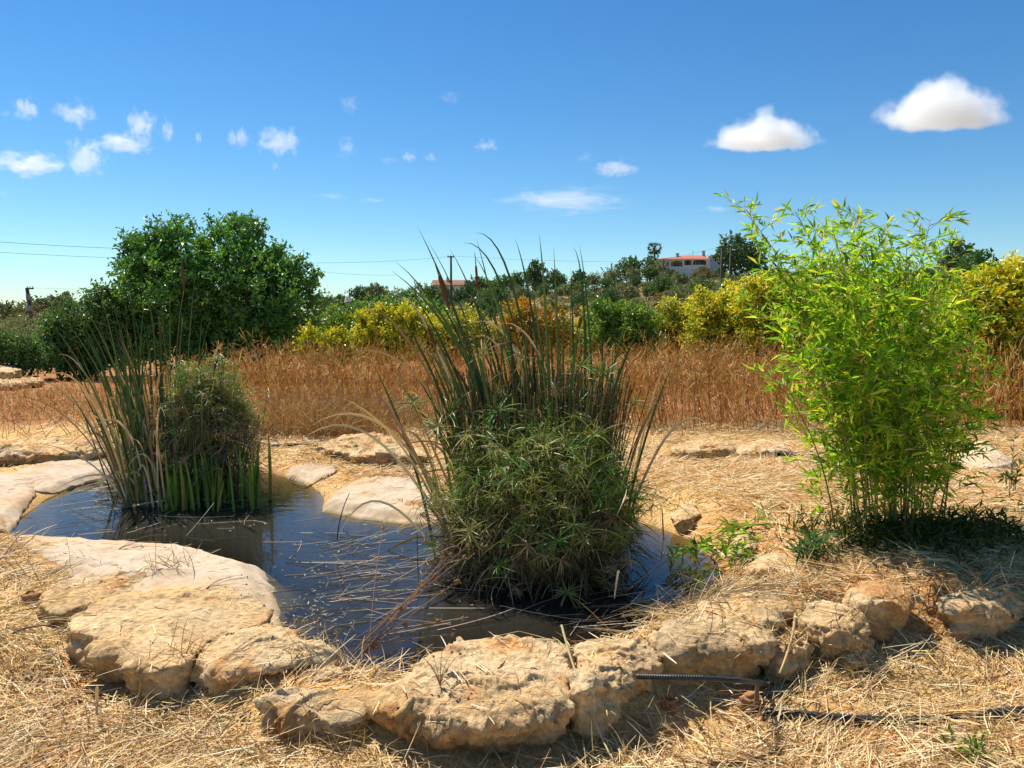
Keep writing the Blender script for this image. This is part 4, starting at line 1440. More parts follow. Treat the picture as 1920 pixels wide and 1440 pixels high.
# ================================================================== straw litter on the ground
n = 200000
y_ = 1.9 + 9.0 * RNG.random(n) ** 1.15
x_ = (RNG.random(n) * 2 - 1) * (.74 * y_ + 1.7)
d = sdf(POND, x_, y_)
cov = fbm2(x_, y_, .9, 3, 81) + .35 * fbm2(x_, y_, 3.5, 2, 83)
pxr = 960 + FPX * x_ / y_
leftbare = ss(5.8, 7.5, y_) * (1 - ss(250, 620, pxr))
k = (d > .02) & (RNG.random(n) < np.clip(.75 + 1.0 * cov, .2, 1) * (1 - .75 * leftbare) * np.where((d < .35) & (y_ > 5), .35, 1))
x_, y_, d = x_[k], y_[k], d[k]
z_, isr = surface_z(x_, y_)
k = ~isr | (RNG.random(len(x_)) < .07)
x_, y_, z_, isr = x_[k], y_[k], z_[k], isr[k]
n = len(x_)
az = 6.28 * RNG.random(n)
az = np.where(RNG.random(n) < .55, fbm2(x_, y_, .7, 2, 85) * 5 + RNG.normal(0, .45, n), az)
el = np.where(isr, np.abs(RNG.normal(0, .03, n)), np.abs(RNG.normal(0, .22, n)))
L = RNG.uniform(.05, .20, n) * np.where(RNG.random(n) < .12, 1.7, 1) * np.where(isr, .6, 1)
d0 = np.stack([np.cos(az) * np.cos(el), np.sin(az) * np.cos(el), np.sin(el)], -1)
lift = np.abs(RNG.normal(0, .014, n)) + .003
P = strand_paths(np.stack([x_, y_, z_ + np.where(isr, .005, lift)], -1), d0, L, RNG.uniform(.1, .7, n) * np.where(isr, .3, 1), norm(RNG.normal(size=(n, 3)) * np.array([1, 1, .15]) + np.array([0, 0, -.35])), 4)
wd = RNG.uniform(.0009, .0022, n) * np.where(RNG.random(n) < .07, 1.7, 1) * (1 + .10 * (y_ - 3))
cc = palette(n, [(.74, .55, .27), (.64, .44, .19), (.80, .65, .38), (.54, .34, .135), (.42, .24, .095), (.84, .72, .48), (.26, .155, .07)], .16, [.29, .26, .17, .12, .07, .05, .04])
V, F, C = ribbons_from_paths(P, wd[:, None] * np.array([1, 1.1, 1, .5]), norm(RNG.normal(size=(n, 3)) * .55 + np.array([0, 0, 1.0])), cc)
solo('straw_litter', 'cut straw and chaff scattered all over the ground', None, V, F, M_STRAW, C, kind='stuff', loc=np.zeros(3))


def tufts(name, label, centers, per, hmin, hmax, cols, wid, mat, spread, lean=.6, zfun=None):
    cs = np.array(centers, float)
    n = len(cs) * per
    c = np.repeat(cs, per, 0) + np.concatenate([RNG.normal(size=(n, 2)) * spread, np.zeros((n, 1))], 1)
    d0 = norm(np.stack([RNG.normal(0, lean, n), RNG.normal(0, lean, n), RNG.uniform(.4, 1, n)], -1))
    P = strand_paths(c, d0, RNG.uniform(hmin, hmax, n), RNG.uniform(.2, 1.3, n), norm(RNG.normal(size=(n, 3)) * np.array([1, 1, .3]) + np.array([0, 0, -.45])), 6)
    V, F, C = ribbons_from_paths(P, np.tile([1, 1, .9, .75, .55, .15], (n, 1)) * wid * RNG.uniform(.7, 1.3, (n, 1)), rand_unit(n), palette(n, cols, .2))
    return solo(name, label, None, V, F, mat, C, kind='stuff', loc=np.zeros(3))


STR = [(.66, .48, .22), (.56, .37, .15), (.74, .60, .34), (.42, .25, .10), (.30, .18, .08)]


def ground_pts(pxs, n, jx, jy, zoff=0):
    out = []
    for (px, py, z0) in pxs:
        c = at(px, py, z0)
        for _ in range(n):
            q = c[:2] + RNG.normal(size=2) * np.array([jx, jy])
            out.append((q[0], q[1]))
    q = np.array(out)
    z, _ = surface_z(q[:, 0], q[:, 1])
    return np.concatenate([q, z[:, None] + zoff], 1)


tufts('grass_tufts', 'dry grass tufts and stems standing between the rim stones',
      ground_pts([(335, 1295, -.05), (560, 1260, 0), (640, 1240, .02), (690, 1275, .02), (1200, 1320, -.05), (1150, 1420, -.05), (1460, 1230, 0), (1500, 1250, 0), (1430, 1100, .15), (1380, 1090, .15), (1320, 1125, .1),
                  (1520, 1090, .2), (1560, 1070, .2), (1480, 1080, .18), (1690, 1190, 0), (1720, 1230, 0), (1760, 1190, 0), (1830, 1180, 0), (1880, 1170, 0), (1650, 1260, -.02), (760, 1215, .05), (800, 1210, .05), (330, 1075, .1), (290, 1080, .1), (1240, 1165, .08)], 4, .06, .04),
      7, .06, .20, STR, .0020, M_STRAW, .03, .8)
tufts('grass_tufts', 'loose heaps of cut dry grass standing proud of the foreground litter',
      ground_pts([(x, y, -.06) for x, y in [(60, 1130), (30, 1250), (120, 1380), (260, 1340), (380, 1400), (560, 1420), (640, 1410), (1230, 1400), (1330, 1390), (1480, 1410), (1600, 1300), (1700, 1290), (1820, 1290), (1880, 1400), (1750, 1410), (40, 1080), (1340, 1250), (1580, 1270)]], 8, .14, .10),
      8, .07, .20, STR, .0022, M_STRAW, .05, .9)

# ================================================================== cattail clumps
RC = [(.030, .075, .024), (.042, .095, .028), (.058, .115, .032), (.024, .058, .022), (.085, .14, .04)]
DEAD = [(.52, .38, .22), (.42, .27, .14), (.60, .48, .32), (.34, .20, .10)]


def cattail(name, label, Y, root_px, hand, n_rand, rand_fn, dead_hand, n_dead, heads, group):
    cx = (root_px - 960) / FPX * Y
    rt = thing(name, label, 'reeds', (cx, Y, 0.0), group)
    paths, wid, cols, nm = [], [], [], []
    K = 14

    def add(p0, p1, p2, w, col, kind):
        paths.append(bezier(p0, p1, p2, K)); wid.append(w); cols.append(col); nm.append(kind)

    for (rp, rdy, cpx, cpy, tpx, tpy, w) in hand:
        y0 = Y + rdy
        r = np.array([(rp - 960) / FPX * y0, y0, -.03])
        y1 = y0 + random.uniform(-.12, .12)
        y2 = y0 + random.uniform(-.25, .25)
        tip = atY(tpx, tpy, y2)
        c = atY(cpx, cpy, y1)
        add(r, c, tip, w, palette(1, RC, .15)[0], 'leaf')
    for i in range(n_rand):
        rp, rdy, cpx, cpy, tpx, tpy = rand_fn()
        y0 = Y + rdy
        r = np.array([(rp - 960) / FPX * y0, y0, -.03])
        add(r, atY(cpx, cpy, y0 + random.uniform(-.1, .1)), atY(tpx, tpy, y0 + random.uniform(-.3, .3)), random.uniform(.0055, .0095), palette(1, RC, .2)[0], 'leaf')
    for (rp, rdy, cpx, cpy, tpx, tpy, w) in dead_hand:
        y0 = Y + rdy
        r = np.array([(rp - 960) / FPX * y0, y0, -.03])
        add(r, atY(cpx, cpy, y0), atY(tpx, tpy, y0 + random.uniform(-.2, .2)), w, palette(1, DEAD, .15)[0], 'dead_leaf')
    for i in range(n_dead):
        rp, rdy, cpx, cpy, tpx, tpy = rand_fn()
        y0 = Y + rdy
        r = np.array([(rp - 960) / FPX * y0, y0, -.03])
        tpx2 = tpx + random.uniform(-60, 60)
        add(r, atY(cpx, cpy, y0), atY(tpx2, cpy + random.uniform(0, 120), y0 + random.uniform(-.4, .3)), random.uniform(.004, .008), palette(1, DEAD, .2)[0], 'dead_leaf')
    for p, w, c, k in zip(paths, wid, cols, nm):
        t = np.linspace(0, 1, K)
        W = w * ((1.18 if Y < 6 else 1.0) if k == 'leaf' else 1.5) * np.clip(1.08 - .25 * t, 0, 1) * np.clip((1 - t) * 3.2, .04, 1) ** .8
        ax = norm(np.array([random.uniform(-.5, .5), -1.0, random.uniform(-.3, .3)]))[None]
        tint = np.linspace(0, 1, K)[:, None]
        cc = np.array(c)[None] * (1 - .0 * tint)
        if k == 'leaf':
            cc = cc * (1 - .2 * (1 - t[:, None])) + np.array([.12, .12, .04]) * .2 * (1 - t[:, None])
            tipk = np.clip((t - .93) / .07, 0, 1)[:, None]
            cc = cc * (1 - tipk) + np.array([.35, .24, .12]) * tipk
        V, F, C = ribbons_from_paths(p[None], W[None], ax, cc[None], .45)
        part(k, rt, V, F, M_REED, C, True)
    for (rp, cpx, cpy, bx, by, tx_, ty_, rad) in heads:
        r = np.array([(rp - 960) / FPX * Y, Y, -.03])
        hb, ht = atY(bx, by, Y), atY(tx_, ty_, Y)
        st = bezier(r, atY(cpx, cpy, Y), hb, 10)
        V, F, C = tubes_from_paths(st[None], np.full((1, 10), .004), np.array([[.12, .15, .05]]), 5)
        s = part('stem', rt, V, F, M_STEM, C, True)
        hp_ = np.linspace(0, 1, 9)[:, None] * (ht - hb) + hb
        V, F, C = tubes_from_paths(hp_[None], rad * np.array([[.35, .95, 1, 1, 1, 1, 1, .9, .25]]), np.array([[.16, .065, .03]]), 9)
        part('seed_head', s, V, F, M_DRY, C, True)
        sp = np.stack([ht, ht + (ht - hb) * .45])
        V, F, C = tubes_from_paths(sp[None], np.array([[.004, .0015]]), np.array([[.30, .2, .1]]), 5)
        part('spike', s, V, F, M_DRY, C, True)
    return rt


def rf_mid():
    rp = random.gauss(990, 62)
    lean = random.gauss(-42, 62) + (rp - 990) * .35
    tpy = random.choice([random.uniform(520, 640), random.uniform(570, 720), random.uniform(620, 780), random.uniform(640, 800)])
    tpx = rp + lean * (1.25 if tpy < 600 else 1)
    return rp, random.uniform(-.15, .55), rp + lean * .25, tpy + 170, tpx, tpy


hand_mid = [
    (985, .1, 895, 640, 783, 425, .0085), (990, .2, 920, 640, 735, 508, .009), (985, .1, 900, 620, 741, 489, .0085), (1000, .2, 900, 600, 802, 452, .005),
    (995, .3, 930, 600, 843, 466, .007), (1030, .2, 985, 430, 892, 436, .0065), (1035, .1, 970, 440, 868, 455, .006), (1000, .2, 940, 600, 893, 447, .0065),
    (1045, .2, 1010, 560, 966, 448, .0075), (1040, .1, 1030, 600, 1011, 438, .0085), (1050, .25, 1050, 640, 1038, 464, .0075), (1085, .3, 1115, 520, 1075, 462, .006),
    (1120, .2, 1115, 600, 1086, 457, .0065), (1078, .2, 1080, 700, 1070, 502, .006), (1130, .25, 1132, 720, 1128, 577, .006), (1060, .1, 1056, 700, 1056, 545, .006),
    (1010, .2, 960, 560, 887, 476, .006), (1085, .3, 1065, 640, 1072, 510, .005), (960, .0, 860, 700, 800, 600, .009), (970, .1, 880, 700, 768, 540, .008),
    (1000, .3, 950, 650, 880, 550, .008), (975, .1, 900, 660, 820, 560, .0085), (1020, .2, 975, 640, 915, 520, .008), (1050, .1, 1020, 640, 995, 530, .008),
    (1095, .2, 1100, 680, 1098, 560, .006), (1140, .25, 1150, 760, 1148, 650, .006), (940, .1, 860, 760, 790, 640, .0075), (935, .1, 850, 800, 770, 690, .007)]
dead_mid = [(950, .1, 760, 520, 672, 590, .006), (960, .1, 790, 520, 750, 560, .005), (930, .1, 810, 590, 640, 668, .006), (900, .0, 760, 700, 720, 660, .006),
            (890, -.1, 720, 680, 600, 750, .006), (880, -.1, 740, 690, 580, 800, .007), (870, -.2, 700, 700, 560, 830, .006), (1040, .2, 1000, 540, 870, 610, .006),
            (1060, .2, 960, 560, 880, 640, .006), (1110, .1, 1030, 560, 930, 610, .005), (1170, .2, 1210, 740, 1250, 680, .006), (1160, .1, 1260, 690, 1345, 815, .006),
            (1150, .1, 1200, 720, 1270, 735, .006), (870, -.3, 770, 790, 690, 720, .007), (860, -.2, 780, 800, 640, 745, .006), (850, -.4, 700, 830, 632, 1015, .005)]
cattail('cattail_clump', 'tall dark green cattail blades rising behind the dense sedge mound in the pond centre', 5.05, 1000, hand_mid, 105, rf_mid, dead_mid, 70,
        [(990, 900, 720, 843, 580, 822, 515, .0125), (960, 850, 760, 817, 655, 802, 612, .012), (1010, 905, 640, 896, 545, 892, 495, .008), (1120, 1090, 700, 1086, 615, 1090, 593, .011)], 'cattail clumps in the pond')


def rf_left():
    rp = random.gauss(280, 36)
    lean = random.gauss(-26, 48) + (rp - 290) * .3
    tpy = random.choice([random.uniform(555, 650), random.uniform(600, 720), random.uniform(640, 780)])
    return rp, random.uniform(-.35, .55), rp + lean * .3, tpy + 120, rp + lean * 1.15, tpy


hand_left = [(245, -.2, 210, 700, 150, 597, .012), (250, 0, 220, 720, 150, 612, .008), (255, 0, 235, 690, 208, 570, .009), (270, 0, 262, 680, 243, 546, .007), (285, .1, 300, 520, 262, 552, .007),
             (300, .1, 320, 560, 285, 512, .006), (330, .2, 352, 640, 366, 512, .0065), (320, .2, 335, 640, 342, 600, .008), (345, .2, 372, 700, 378, 600, .008), (290, 0, 300, 680, 305, 565, .008), (265, -.2, 240, 760, 215, 660, .010),
             (240, -.2, 200, 760, 140, 640, .007), (280, .1, 290, 640, 262, 590, .008), (310, .2, 320, 660, 318, 560, .007), (235, -.3, 215, 800, 190, 700, .009), (355, .2, 410, 590, 418, 690, .007), (228, -.35, 190, 820, 120, 720, .007)]
dead_left = [(235, -.2, 170, 670, 95, 702, .007), (232, -.2, 150, 700, 62, 716, .006), (230, -.2, 160, 700, 78, 706, .006), (228, -.3, 140, 730, 15, 745, .005), (240, 0, 170, 650, 110, 665, .006), (300, 0, 330, 660, 410, 700, .007),
             (290, 0, 260, 720, 210, 690, .008), (300, .1, 250, 660, 225, 635, .006), (270, -.1, 290, 680, 305, 700, .008), (360, .2, 395, 620, 419, 650, .008), (232, -.3, 190, 790, 80, 760, .005), (230, -.3, 180, 840, 60, 830, .004)]
cattail('cattail_clump', 'grey-green cattail blades leaning out of the left end of the pond', 6.75, 275, hand_left, 88, rf_left, dead_left, 70,
        [(320, 322, 640, 345, 545, 341, 488, .010), (330, 305, 760, 302, 665, 299, 615, .008)], 'cattail clumps in the pond')

# fresh upright blades in front of the left clump
rt = thing('water_iris', 'fresh green upright blades at the water edge in front of the left sedge mound', 'iris', at(385, 955, 0))
for i in range(120):
    px, py = random.choice([random.gauss(390, 42), random.gauss(330, 30), random.uniform(300, 485)]), random.uniform(932, 966)
    p = at(px, py, -.03)
    h_ = random.uniform(.25, .62) * (1.15 if px > 430 else 1)
    d0 = norm(np.array([[random.gauss(0.02, .13), random.gauss(0, .1), 1]]))
    P = strand_paths(p[None], d0, np.array([h_]), np.array([random.uniform(0, .25)]), norm(np.array([[random.uniform(-1, 1), random.uniform(-1, .4), -.2]])), 8)
    t = np.linspace(0, 1, 8)
    V, F, C = ribbons_from_paths(P, (random.uniform(.008, .015) * np.clip((1 - t) * 2.6, .05, 1))[None], np.array([[random.uniform(-.6, .6), -1.0, 0]]), palette(1, [(.09, .18, .022), (.13, .23, .025), (.06, .13, .02), (.22, .22, .04)], .2), .4)
    part('leaf', rt, V, F, M_REED, C, True)


# ================================================================== sedge mounds
def umbel_mesh(kind, seed):
    r = np.random.default_rng(seed)
    nb = int(r.integers(13, 20))
    if kind == 'green':
        cols = [(.12, .23, .03), (.16, .28, .035), (.09, .18, .026)]; L0, el0, dr_ = .155, .25, .9
    elif kind == 'olive':
        cols = [(.27, .28, .06), (.33, .31, .085), (.19, .22, .05), (.40, .34, .13)]; L0, el0, dr_ = .14, .15, 1.0
    else:
        cols = [(.34, .24, .12), (.26, .17, .08), (.42, .33, .19), (.18, .11, .05)]; L0, el0, dr_ = .14, -.35, 1.3
    az = np.linspace(0, 2 * math.pi, nb, endpoint=False) + r.normal(0, .4, nb)
    el = el0 + r.normal(0, .45, nb)
    d0 = np.stack([np.cos(az) * np.cos(el), np.sin(az) * np.cos(el), np.sin(el)], -1)
    L = L0 * r.uniform(.5, 1.3, nb)
    P = strand_paths(np.zeros((nb, 3)), d0, L, dr_ * r.uniform(.4, 1.2, nb), np.tile([0, 0, -1.0], (nb, 1)), 5)
    c = np.array(cols)[r.integers(0, len(cols), nb)] * r.uniform(.85, 1.15, (nb, 1))
    V, F, C = ribbons_from_paths(P, np.tile([.0022, .0040, .0038, .0026, .0006], (nb, 1)), np.tile([0.05, 0.02, 1.0], (nb, 1)), c, .5)
    return V, F, C


UM = {k: [umbel_mesh(k, 100 + 10 * j + i) for i in range(6)] for j, k in enumerate(('green', 'olive', 'dead'))}
UMM = {k: [mk_mesh('umbel', V, F, M_SEDGE, C) for V, F, C in v] for k, v in UM.items()}


def rot_to(d, spin):
    return (Vector(d).to_track_quat('Z', 'Y').to_matrix() @ Matrix.Rotation(spin, 3, 'Z'))


def sedge(label, base, spots, n_parts, n_stems_extra, hang, hang_col, group):
    """spots: list of (pos, direction, kind, size). The n_parts nearest the camera are parts, the rest one mass"""
    base = np.array(base)
    rt = thing('umbrella_sedge', label, 'sedge', base, group)
    spots = sorted(spots, key=lambda s: (s[0][1] - .35 * s[0][2]))
    geo = Geo()
    for i, (p, d, kind, size) in enumerate(spots):
        j = random.randrange(6)
        R = rot_to(d, random.uniform(0, 6.28))
        if i < n_parts:
            o = link('umbel', UMM[kind][j], rt, tuple(np.array(p) - base))
            o.rotation_euler = R.to_euler()
            o.scale = (size,) * 3
        else:
            V, F, C = UM[kind][j]
            geo.add(V @ np.array(R).T * size + np.array(p), F, C)
    if geo.n:
        V, F, C = geo.get(); part('umbels', rt, V, F, M_SEDGE, C, kind='stuff')
    S = np.array([s[0] for s in spots])
    D = np.array([s[1] for s in spots])
    n = len(S)
    r0 = base + (S - base) * np.array([.45, .5, 0]) + RNG.normal(size=(n, 3)) * np.array([.08, .06, 0])
    r0[:, 2] = -.04
    t = np.linspace(0, 1, 8)[None, :, None]
    ctrl = r0 * .4 + S * .6 - D * np.array([.10, .10, 0]) - np.array([0, 0, .02])
    P = (1 - t) ** 2 * r0[:, None] + 2 * t * (1 - t) * ctrl[:, None] + t * t * S[:, None]
    V, F, C = tubes_from_paths(P, np.full((n, 8), .0026), palette(n, [(.09, .13, .03), (.14, .15, .05), (.22, .16, .08), (.12, .09, .045)], .2), 3, cap=False)
    part('stems', rt, V, F, M_STEM, C, kind='stuff')
    # dead leaves that hang in the mound
    P0, n = hang
    m_ = len(P0)
    d0 = norm((P0 - base) * np.array([1, 1, 0]) + RNG.normal(size=(m_, 3)) * np.array([.35, .35, .4]))
    P = strand_paths(P0, d0, RNG.uniform(.10, .34, m_), RNG.uniform(.5, 2.6, m_), norm(np.tile([0, 0, -1.0], (m_, 1)) + RNG.normal(size=(m_, 3)) * .35), 6)
    V, F, C = ribbons_from_paths(P, np.tile([1, 1, .95, .8, .55, .15], (m_, 1)) * RNG.uniform(.0018, .0040, (m_, 1)), rand_unit(m_), palette(m_, hang_col, .25))
    part('dead_leaves', rt, V, F, M_DRY, C, kind='stuff')
    # fine green and olive blades tangled over the top
    zc = .42 * max(s[0][2] for s in spots)
    ok = [s for s in spots if s[2] != 'dead' and s[0][2] > zc]
    m_ = min(5 * len(ok), 4200)
    ch = RNG.integers(0, len(ok), m_)
    P0 = np.array([ok[i][0] for i in ch]) + RNG.normal(size=(m_, 3)) * .045
    d0 = norm(np.array([ok[i][1] for i in ch]) * .5 + RNG.normal(size=(m_, 3)) * .7)
    P = strand_paths(P0, d0, RNG.uniform(.07, .24, m_), RNG.uniform(.3, 2.2, m_), norm(np.tile([0, 0, -1.0], (m_, 1)) + RNG.normal(size=(m_, 3)) * .4), 6)
    V, F, C = ribbons_from_paths(P, np.tile([.6, 1, 1, .85, .6, .1], (m_, 1)) * RNG.uniform(.0014, .0030, (m_, 1)), rand_unit(m_), palette(m_, [(.14, .24, .03), (.09, .17, .025), (.28, .28, .065), (.38, .33, .13), (.20, .24, .05), (.05, .10, .02)], .2))
    part('blades', rt, V, F, M_SEDGE, C, kind='stuff')
    return rt


def dome(base, rx, ry, h, n, kinds, zpow=.9, up=.5, jitter=.06, zmin=.15):
    out = []
    for _ in range(n):
        az = random.uniform(0, 6.28)
        zf = random.random() ** zpow
        zf = zmin + (1 - zmin) * zf
        rr = math.sqrt(max(0, 1 - zf ** 2.4)) * random.uniform(.78, 1.05)
        p = np.array([base[0] + rx * rr * math.cos(az), base[1] + ry * rr * math.sin(az), h * zf]) + RNG.normal(size=3) * jitter
        p[2] = max(p[2], .05)
        d = norm(np.array([math.cos(az) * rr, math.sin(az) * rr, up + zf * .7]) + RNG.normal(size=3) * .3)
        out.append((p, d, random.choices(*kinds(p, zf))[0], random.uniform(.42, .88)))
    return out


def hang_pts(base, rx, ry, h, n):
    az = RNG.uniform(0, 6.28, n)
    zf = RNG.random(n) ** .8
    rr = np.sqrt(np.maximum(0, 1 - zf ** 2.4)) * RNG.uniform(.5, 1.0, n)
    return np.stack([base[0] + rx * rr * np.cos(az), base[1] + ry * rr * np.sin(az), .04 + h * zf * .95], -1), n


BROWN = [(.15, .10, .05), (.25, .18, .09), (.10, .065, .035), (.38, .31, .19), (.07, .08, .03)]
b1 = np.array([(1012 - 960) / FPX * 4.72, 4.72, 0.0])


def kinds1(p, zf):
    if zf < .5:
        return (('green', 'olive', 'dead'), (.4, 1.6, 5))
    if p[0] > b1[0] + .25:
        return (('green', 'olive', 'dead'), (7, 2.5, .4))
    return (('green', 'olive', 'dead'), (3, 6, 1))


spots = dome(b1, .60, .46, .78, 1150, kinds1, .7, jitter=.105)
hp1, _ = hang_pts(b1, .60, .47, .62, 3800)
sedge('low dense umbrella sedge mound, olive on top and dead brown below, nearest in the pond', b1, spots, 300, 0, (hp1, 0), BROWN, 'umbrella sedge mounds in the pond')
# the taller sedge behind it
b2 = np.array([(1005 - 960) / FPX * 5.2, 5.2, 0.0])
spots = []
for _ in range(75):
    zf = random.uniform(.35, 1) ** .8
    z_ = 1.22 * zf
    rx = .58 * (1 - .35 * zf ** 2)
    x0 = random.uniform(-1, 1)
    p = np.array([b2[0] + rx * x0 + .02, b2[1] + random.uniform(-.4, .35) * (1 - .5 * abs(x0)), z_])
    d = norm(np.array([x0 * .8, random.uniform(-.8, .3), .7]) + RNG.normal(size=3) * .25)
    spots.append((p, d, random.choices(('green', 'olive', 'dead'), (4, 3, 1.5))[0], random.uniform(.5, .95)))
for px, py, y0, k_, s in [(935, 770, 4.75, 'green', 1.5), (880, 815, 4.7, 'olive', 1.5), (915, 830, 4.7, 'green', 1.5), (775, 755, 5.0, 'olive', 1.1), (1090, 685, 5.1, 'green', 1.4), (905, 665, 5.1, 'olive', 1.3), (980, 670, 5.1, 'olive', 1.3), (1130, 700, 5.1, 'green', 1.2), (1185, 760, 5.0, 'olive', 1.1), (1150, 720, 5.1, 'olive', 1.1),
                          (820, 800, 4.8, 'olive', 1.4), (845, 770, 4.9, 'green', 1.1)]:
    spots.append((atY(px, py, y0), norm(np.array([RNG.normal() * .3, -.6, .8])), k_, s))
P0 = np.stack([b2[0] + RNG.uniform(-1, 1, 600) * .55, b2[1] + RNG.uniform(-.42, .3, 600), RNG.uniform(.15, 1.0, 600)], -1)
P0[:, 0] = b2[0] + (P0[:, 0] - b2[0]) * (1 - .3 * (P0[:, 2] / 1.3) ** 2)
r_ = sedge('tall loose umbrella sedge with dead brown stems standing behind the low sedge mound', b2, spots, 280, 0, (P0, 0), BROWN, 'umbrella sedge mounds in the pond')
m_ = 1150
x0 = RNG.uniform(-1, 1, m_)
rt_ = np.stack([b2[0] + x0 * .46, b2[1] + RNG.uniform(-.35, .35, m_), np.full(m_, -.04)], -1)
P = strand_paths(rt_, norm(np.stack([x0 * .10 + RNG.normal(0, .07, m_), RNG.normal(0, .1, m_), np.ones(m_)], -1)), RNG.uniform(.7, 1.35, m_), RNG.uniform(0, .3, m_), rand_unit(m_), 6)
V, F, C = tubes_from_paths(P, np.full((m_, 6), .0033) * RNG.uniform(.7, 1.3, (m_, 1)), palette(m_, [(.12, .085, .04), (.22, .16, .085), (.08, .06, .03), (.07, .10, .03), (.30, .24, .14)], .25), 3, cap=False)
part('dead_stems', r_, V, F, M_DRY, C, kind='stuff')

# left mound
b3 = np.array([(388 - 960) / FPX * 6.9, 6.9, 0.0])


def kinds3(p, zf):
    return (('green', 'olive', 'dead'), (5, 4, 1.5) if zf > .55 else (1.5, 2, 5))


spots = dome(b3, .42, .36, 1.10, 420, kinds3, .6, zmin=.12, jitter=.10)
hp3, _ = hang_pts(b3, .46, .38, .95, 2300)
hp4 = hp3.copy()[:900]
hp4[:, 0] -= .3
hp4[:, 2] *= .9
sedge('umbrella sedge mound with hanging dead brown leaves beside the left cattails', b3, spots, 290, 0, (np.concatenate([hp3, hp4]), 0), [(.30, .24, .16), (.18, .13, .075), (.46, .40, .30), (.10, .07, .04), (.07, .08, .03)], 'umbrella sedge mounds in the pond')
#PART4
# ================================================================== bamboo
BC = [(.21, .38, .018), (.28, .44, .02), (.13, .28, .016), (.35, .47, .028), (.07, .17, .012), (.44, .44, .07), (.17, .33, .02)]
BC = [tuple(min(.6, v * 1.18) for v in c_) for c_ in BC]
BX, BY = (1700 - 960) / FPX * 4.95, 4.95
BZ = Hs(BX, BY)
bam = thing('bamboo_clump', 'bright green leafy bamboo clump on the right bank of the pond', 'bamboo', (BX, BY, BZ))
culm_tips = [(1385, 385, 0), (1490, 395, .1), (1600, 400, 0), (1648, 425, .2), (1745, 410, 0), (1770, 470, .2), (1560, 430, -.2), (1700, 455, -.2), (1440, 480, -.1), (1405, 560, .2), (1620, 470, .3),
             (1800, 540, .1), (1830, 600, -.1), (1860, 690, 0), (1520, 500, .3), (1470, 620, -.3), (1440, 700, 0), (1560, 560, -.35), (1650, 540, -.4), (1740, 560, -.35), (1790, 640, -.3), (1500, 760, -.2), (1680, 620, .4),
             (1840, 780, .1), (1720, 500, .35), (1590, 650, -.4), (1670, 700, -.45), (1760, 720, -.4), (1580, 500, .1), (1540, 450, .25), (1530, 640, .2), (1630, 590, 0), (1760, 610, .2), (1480, 540, .15)]
allv = []
leaf_pool = []
for ci, (tx, ty, dy) in enumerate(culm_tips):
    bpx = 1690 + (tx - 1650) * .30 + random.gauss(0, 26)
    by = BY + dy * .45 + random.gauss(0, .08)
    bx = (bpx - 960) / FPX * by
    b = np.array([bx, by, Hs(bx, by) - .03])
    tip = atY(tx, ty, by + dy * .9)
    ctrl = b * .45 + tip * .55 + np.array([-(tip[0] - b[0]) * .33, 0, (tip[2] - b[2]) * .14])
    P = bezier(b, ctrl, tip, 22)
    R = np.linspace(.0055, .0015, 22)
    geo = Geo()
    geo.add(*tubes_from_paths(P[None], R[None], palette(1, [(.20, .22, .05), (.26, .24, .07), (.13, .15, .04)], .15), 6))
    for k in range(2, 20, 2):   # node rings
        d = norm(P[k + 1] - P[k])
        geo.add(*tubes_from_paths(np.stack([P[k] - d * .004, P[k], P[k] + d * .004])[None], np.array([[R[k], R[k] * 1.45, R[k]]]), np.array([[.24, .19, .08]]), 6))
    L_ = np.linalg.norm(np.diff(P, axis=0), axis=1).sum()
    lv = []
    start = random.uniform(.08, .24)
    nn_ = int(30 * L_ / 2.0) + 5
    for tn in np.linspace(start, .99, nn_):
        f = tn * 21
        i0 = min(int(f), 20)
        p = P[i0] + (P[i0 + 1] - P[i0]) * (f - i0)
        for _ in range(random.choice([1, 2, 2, 2])):
            az = random.uniform(0, 6.28)
            bd = norm(np.array([[math.cos(az), math.sin(az), random.uniform(.25, 1.0)]]))
            bl = random.uniform(.12, .34) * (1.1 - .5 * tn)
            br = strand_paths(p[None], bd, np.array([bl]), np.array([random.uniform(0, .5)]), np.array([[0, 0, -1.0]]), 5)[0]
            geo.add(*tubes_from_paths(br[None], np.linspace(.0016, .0008, 5)[None], np.array([[.20, .22, .05]]), 3, cap=False))
            nl_ = random.randint(5, 9)
            s = np.random.default_rng(random.randrange(1 << 30)).uniform(.25, 1, nl_)
            s[-1] = 1
            ii = np.minimum((s * 4).astype(int), 3)
            c = br[ii] + (br[ii + 1] - br[ii]) * (s * 4 - ii)[:, None]
            bdv = norm(br[ii + 1] - br[ii])
            d_ = norm(bdv * .7 + RNG.normal(size=(nl_, 3)) * .55 + np.array([0, 0, .08]))
            nr = norm(RNG.normal(size=(nl_, 3)) * .5 + np.array([0, 0, 1.0]))
            sc = RNG.uniform(.55, 1.2, nl_) * (1.0 if tn < .9 else .85)
            lv.append((c, d_, nr, sc))
    c = np.concatenate([x[0] for x in lv]); d_ = np.concatenate([x[1] for x in lv]); nr = np.concatenate([x[2] for x in lv]); sc = np.concatenate([x[3] for x in lv])
    cm = part('culm', bam, *geo.get()[:2], M_STEM, geo.get()[2], True)
    lvcol = palette(len(c), BC, .22)
    dead_ = RNG.random(len(c)) < .04
    lvcol[dead_] = palette(int(dead_.sum()), [(.48, .38, .16), (.40, .30, .12)], .2)
    leaf_pool.append((cm, c, d_, nr, sc, lvcol))
